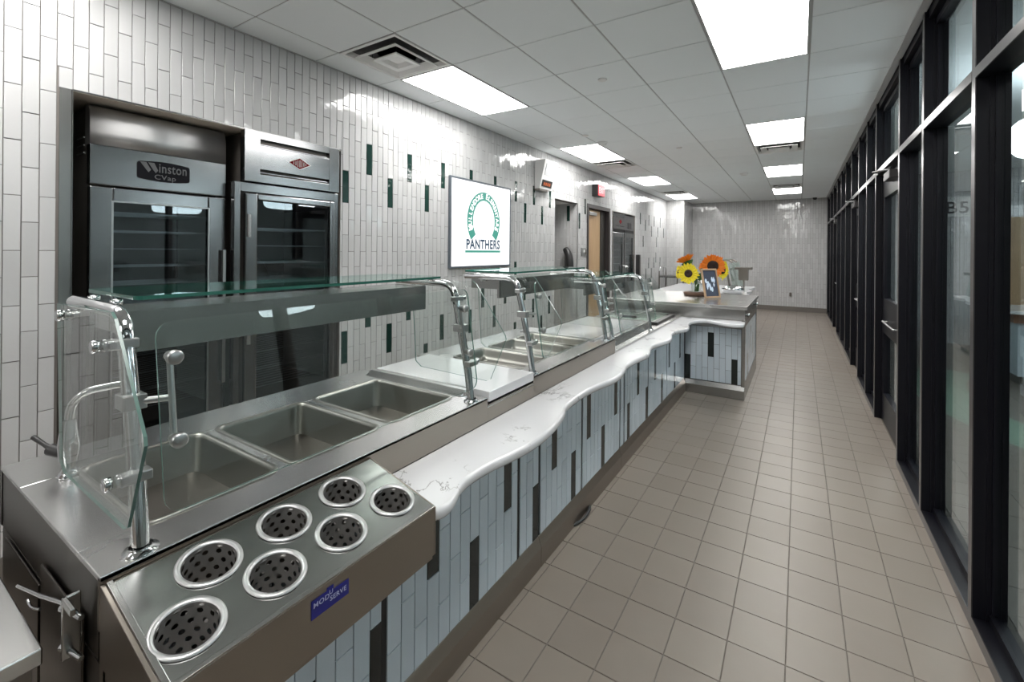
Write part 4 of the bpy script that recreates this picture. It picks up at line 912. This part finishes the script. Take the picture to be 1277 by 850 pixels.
# ---- wooden door
d5 = thing('door_5', None, None, (LX-.08, 8.1, 0)); d5['kind'] = 'structure'
m = MB(); x0_, x1_ = LX-.125, LX+.012
m.box(x0_, x1_, DR[0]-.04, DR[0]+.03, 0, DR[3]+.04); m.box(x0_, x1_, DR[1]-.03, DR[1]+.04, 0, DR[3]+.04); m.box(x0_, x1_, DR[0]+.03, DR[1]-.03, DR[3]-.03, DR[3]+.04); m.build('door_frame', simple('dark_bronze_door_frame', (.035, .03, .03), .4), d5)
m = MB(); X0_, X1_ = LX-.125, LX-.085; a, b = DR[0]+.035, DR[1]-.035
m.box(X0_, X1_, a, a+.10, .01, 2.41); m.box(X0_, X1_, a+.22, b, .01, 2.41); m.box(X0_, X1_, a+.10, a+.22, 2.02, 2.41); m.box(X0_, X1_, a+.10, a+.22, .01, .7); m.build('door_leaf', 'wood', d5)
MB().box(LX-.11, LX-.10, a+.10, a+.22, .7, 2.02).build('vision_pane', 'slot', d5)
m = MB(); m.box(LX-.085, LX-.03, a+.12, a+.48, 2.30, 2.36); m.build('door_closer', 'satin', d5, .004)
MB().box(LX-.085, LX-.075, b-.25, b, .01, 2.41).build('edge_shade_strip', simple('door_edge_shade', (.03, .025, .022), .5), d5)  # dark strip laid on the leaf as shade along its edge

# ---- ovens in the second niche
def far_oven(y0, y1, label, kind):
    X = LX-.02; o = thing('built_in_oven', label, 'oven', (-3.6, (y0+y1)/2, 0), 'ovens in the far wall niche')
    hollow(o, -4.0, X-.03, y0, y1, .1, 2.44)
    MB().box(X-.03, X-.002 if kind else X+.03, y0, y1, 2.10, 2.43).build('control_panel', 'steel_oven', o, .004)
    ring_door(o, X, .03, y0+.01, y1-.01, .2, 2.03, y0+.11, y1-.10, .95, 1.93, 'steel_oven')
    MB().box(X-.02, X-.015, y0+.10, y1-.09, .94, 1.94).build('door_glass', 'oven_glass', o)
    MB().box(X-.028, X-.006, y0+.01, y1-.01, 2.035, 2.095).build('vent_gap', 'slot', o)
    h = MB(); yh = (y1-.04 if not kind else y0+.04); h.tube(cr([(X, yh, 1.28), (X+.05, yh, 1.30), (X+.05, yh, 1.12), (X, yh, 1.10)], 3), .012, 8); h.build('door_handle', 'chrome', o)
    m = MB()
    if not kind:
        m.box(X+.03, X+.032, y0+.16, y1-.10, 2.35, 2.375); m.box(X+.03, X+.032, y0+.16, y1-.10, 2.15, 2.175); m.build('vent_slot', 'slot', o)
        cy_ = (y0+y1)/2+.04; m = MB(); m.prism([(cy_-.08, 2.265), (cy_, 2.215), (cy_+.08, 2.265), (cy_, 2.315)], lambda y_, z_: (X+.03, y_, z_), (.003, 0, 0)); m.build('badge', 'red', o)
    else:
        m.box(X-.002, X+.004, (y0+y1)/2-.10, (y0+y1)/2+.10, 2.13, 2.27); m.build('control_display', 'slot', o)
    racks(o, -3.9, X-.07, y0+.05, y1-.05, [1.05+.15*k for k in range(6)])
far_oven(8.88, 9.62, 'built-in oven with red diamond badge in the far niche', 0)
far_oven(9.64, 10.32, 'plainer built-in oven with black display in the far niche', 1)
tag(MB().box(LX+.0, LX+.09, 10.40, 10.50, 1.05, 1.55).build('paper_towel_box', 'blackp', None, .01), 'black narrow dispenser on the wall right of the far ovens', 'dispenser')

# ---- rack against the far left wall
ck = thing('steel_wire_cart', 'low stainless rack standing against the far left wall', 'cart', (-2.85, 12.2, 0))
for i, (a, b) in enumerate(((-3.12, 11.9), (-2.66, 11.9), (-3.12, 12.6), (-2.66, 12.6))): MB().cyl((a, b, .05), (a, b, 1.12), .016, 8).build('leg', 'steel_dark', ck)
m = MB()
for a in (-3.12, -2.66): m.tube(cr([(a, 11.9, 1.1), (a, 11.98, 1.2), (a, 12.1, 1.22), (a, 12.5, 1.2), (a, 12.6, 1.1)], 3), .014, 8)
m.build('push_handle', 'chrome', ck)
m = MB()
for k in range(10): m.cyl((-3.10+.044*k, 11.9, .25), (-3.10+.044*k, 11.9, 1.0), .007, 6)
m.box(-3.12, -2.66, 11.89, 11.91, .98, 1.02); m.box(-3.12, -2.66, 11.89, 11.91, .24, .27); m.build('wire_side', 'satin', ck)
for z in (.25, .6, .95): MB().box(-3.12, -2.66, 11.92, 12.6, z, z+.03).build('shelf', 'steel', ck)

# ---- second serving station behind the island
s2 = thing('back_serving_counter', 'white topped serving counter with steel body behind the sunflowers', 'counter', (-1.4, 9.3, 0))
MB().box(-2.3, -.86, 8.3, 10.6, .10, .86).build('cabinet_body', 'steel', s2); MB().box(-2.25, -.95, 8.35, 10.5, 0, .10).build('plinth', 'base', s2)
m = MB(); ed = cr([(-.80, 8.25, 0), (-.72, 8.6, 0), (-.80, 8.95, 0), (-.74, 9.4, 0), (-.84, 9.8, 0), (-.76, 10.2, 0), (-.80, 10.65, 0)], 4); n = len(ed)
m.loft([[(p.x, p.y, z) for p in ed]+[(-2.32, 10.65, z), (-2.32, 8.25, z)] for z in (.86, .90)], cap0=True, cap1=True, sm=False); m.build('worktop', 'quartz_plain', s2)
sg = thing('sneeze_guard', 'distant glass sneeze guard on the back counter behind the flowers', 'sneeze guard', (-1.4, 9.6, .9), 'glass sneeze guards on the serving line')
for yy in (8.7, 9.7, 10.4): MB().tube([(-1.02, yy, .90), (-1.10, yy, 1.36)]+[tuple(q) for q in cr([(-1.12, yy, 1.42), (-1.17, yy, 1.46), (-1.25, yy, 1.47)], 3)]+[(-1.5, yy, 1.47)], .018, 10).build('post', 'steel_dark', sg)
MB().box(-1.55, -1.18, 8.7, 10.4, 1.485, 1.495).build('glass_shelf', 'shelf_glass', sg)
m = MB(); m.obox((-1.02, 9.55, 1.18), (.045, 0, -.24), (0, .85, 0), (.003, 0, .0006)); m.build('front_glass', 'shelf_glass', sg)
pn = thing('chafing_pan', 'round lidded steel pan on the right end of the back counter', 'pan', (-.98, 8.62, .90))
MB().lathe([(.13, .90), (.17, .93), (.18, .97), (.185, .975), (.15, 1.01), (.08, 1.04), (0, 1.045)], (-.98, 8.62, 0), 24).build('lid', 'chrome', pn)
hp = thing('heat_lamp_stand', 'dark square pendant heat lamp over the back counter end', 'lamp', (-.85, 9.3, .9))
MB().box(-1.02, -.74, 9.2, 9.5, 1.30, 1.34).build('lamp_head', 'steel_dark', hp); MB().box(-.96, -.80, 9.25, 9.4, 1.10, 1.30).build('lamp_shade', 'steel_dark', hp); MB().box(-.90, -.87, 9.42, 9.45, .901, 1.30).build('pole', 'steel_dark', hp)
# ---- far wall outlet
ol = thing('wall_outlet', 'grey wall outlet low on the far tiled wall', 'outlet', (-.19, FY-.01, .42))
MB().box(-.235, -.145, FY-.012, FY-.001, .40, .54).build('plate', 'satin', ol, .003); MB().box(-.215, -.165, FY-.016, FY-.012, .42, .52).build('socket', 'steel_dark', ol)
# ---- cable on floor by plinth
tag(MB().tube(cr([(-1.135, 2.36, .012), (-1.105, 2.42, .010), (-1.09, 2.50, .010), (-1.10, 2.60, .010), (-1.135, 2.66, .012)], 5), .009, 8).build('floor_cable', 'blackp'), 'short black cable looping out from under the counter plinth', 'cable')

# ================================================================== SUNFLOWERS
VB = Vector((-1.20, 6.52, 1.024))
st = tag(MB().lathe([(0, 0), (.155, 0), (.165, .012), (.165, .04), (.155, .048), (0, .048)], tuple(VB), 28).build('wooden_slice', 'dwood'), 'round dark wooden slice under the flower vase', 'board')
vs = thing('glass_vase', 'short clear glass vase on the round wooden slice', 'vase', (VB.x, VB.y, VB.z+.048))
MB().lathe([(0, .004), (.055, .004), (.060, .02), (.062, .16), (.066, .165), (.066, .0), (.06, -.0), (0, 0)], (VB.x, VB.y, VB.z+.049), 24).build('vase_wall', 'glass', vs)
def sunflower(c, d, r, mat, label, openness=0.25, rd=.42):
    c = Vector(c); d = Vector(d).normalized(); a = d.orthogonal().normalized(); b = d.cross(a)
    f = thing('sunflower', label, 'sunflower', (VB.x, VB.y, VB.z+.05), 'sunflowers in the vase')
    m = MB()
    for lay_ in range(2):
        n = 20
        for k in range(n):
            t = 2*math.pi*(k+.5*lay_+random.uniform(-.15, .15))/n; u = a*math.cos(t)+b*math.sin(t); w_ = d.cross(u); R_ = r*random.uniform(.9, 1.06)*(1-.08*lay_)
            fw_ = openness+lay_*.12+random.uniform(-.08, .08); wd_ = r*.13
            def q(s, x, l=0): return c+u*(r*rd*.8+(R_-r*rd*.8)*s)+w_*(x*wd_)+d*(fw_*R_*s*(1-.35*s)+l*.01)
            m.add([q(0, -.5), q(0, .5), q(.45, 1), q(.45, 0, -1), q(.45, -1), q(.8, .7), q(.8, -.7), q(1, 0)], [(0, 1, 2, 3), (0, 3, 4), (3, 2, 5), (3, 5, 7), (3, 7, 6), (3, 6, 4)], False)
    m.build('petals', mat, f)
    m = MB(); m.loft([[c+(a*math.cos(2*math.pi*k/16)+b*math.sin(2*math.pi*k/16))*rr_*r+d*h_ for k in range(16)] for rr_, h_ in ((rd, .0), (rd, .018), (rd*.8, .028), (rd*.4, .026), (.02, .020))], cap1=True); m.build('seed_disc', 'disc', f)
    m = MB(); m.loft([[c+(a*math.cos(2*math.pi*k/12)+b*math.sin(2*math.pi*k/12))*rr_*r-d*h_ for k in range(12)] for rr_, h_ in ((.62, -.0), (.45, .03), (.12, .06))], cap1=True)
    base = VB+Vector((random.uniform(-.02, .02), random.uniform(-.02, .02), .056)); bk_ = c-d*.06
    m.tube(cr([base, base+Vector((0, 0, .13)), bk_-d*.07+Vector((0, 0, -.05)), bk_], 5), .011, 8); m.build('stem', 'stem', f)
    m = MB(); lc = base+Vector((0, 0, .18))
    for s_ in (-1, 1):
        u = (Rt*s_*.7+_u*.6).normalized(); w_ = u.cross(Wd).normalized()
        m.add([lc, lc+u*.05+w_*.025, lc+u*.05-w_*.025, lc+u*.13], [(0, 1, 3, 2)])
    m.build('leaf', 'stem', f)
sunflower((-1.285, 6.42, 1.325), (-.15, -1, .12), .150, 'pet_y', 'big yellow sunflower facing the camera, lowest at left', .1, .36)
sunflower((-.975, 6.40, 1.44), (.35, -1, -.12), .168, 'pet_o', 'big orange sunflower facing the camera at upper right', .12, .42)
sunflower((-1.345, 6.62, 1.475), (-.55, .15, 1), .140, 'pet_o', 'orange sunflower pointing up, seen from the side at left', .8, .25)
sunflower((-.885, 6.60, 1.375), (.9, -.35, -.1), .135, 'pet_y', 'yellow sunflower turned right, behind the orange one', .25, .36)
sunflower((-1.11, 6.62, 1.37), (.2, .9, .5), .10, 'pet_o', 'small orange sunflower in the middle seen from behind', .5, .3)
sunflower((-1.42, 6.50, 1.34), (-.9, -.5, .1), .105, 'pet_y', 'yellow sunflower at the far left edge of the bunch', .3, .3)
# ---- chalkboard
fr = thing('chalkboard_frame', 'small wooden framed chalkboard leaning beside the flowers', 'sign', (-.98, 6.25, 1.024))
Fo = Vector((-1.02, 6.08, 1.030)); Fu = Vector((.30, .95, 0)).normalized(); Fv = Vector((-.16, .05, .98)).normalized(); Fn = Fu.cross(Fv).normalized()
Fu = Vector((.55, .83, 0)).normalized(); Fn = Fu.cross(Fv).normalized(); fw_, fh = .27, .38; tb_ = .022
def fb(m, u0, u1, v0, v1, h0, h1): m.obox(Fo+Fu*((u0+u1)/2)+Fv*((v0+v1)/2)+Fn*((h0+h1)/2), Fu*((u1-u0)/2), Fv*((v1-v0)/2), Fn*((h1-h0)/2)); return m
m = MB(); fb(m, 0, tb_, 0, fh, 0, .02); fb(m, fw_-tb_, fw_, 0, fh, 0, .02); fb(m, tb_, fw_-tb_, 0, tb_, 0, .02); fb(m, tb_, fw_-tb_, fh-tb_, fh, 0, .02); m.build('frame', 'ltwood', fr, .002)
m = fb(MB(), tb_, fw_-tb_, tb_, fh-tb_, .004, .010).build('board', 'slate', fr)
m = MB()
for (u, v, a_, b_) in ((.06, .22, .022, .035), (.09, .18, .022, .05), (.12, .14, .02, .06), (.15, .11, .018, .045), (.17, .24, .018, .04), (.20, .23, .018, .045), (.07, .15, .016, .04), (.19, .17, .014, .03)):
    m.add([Fo+Fu*(u+a_*math.cos(t*math.pi/4)*random.uniform(.7, 1.1))+Fv*(v+b_*math.sin(t*math.pi/4)*random.uniform(.7, 1.1))+Fn*.0112 for t in range(8)], [tuple(range(8))])
m.build('chalk_drawing', 'chalk', fr)
m = MB(); fb(m, .10, .16, 0, .30, -.004, 0); m.tube([Fo+Fu*.13+Fv*.30, Fo+Fu*.13-Fn*.10+Vector((0, 0, .004))], .006, 6); m.build('easel_leg', 'ltwood', fr)
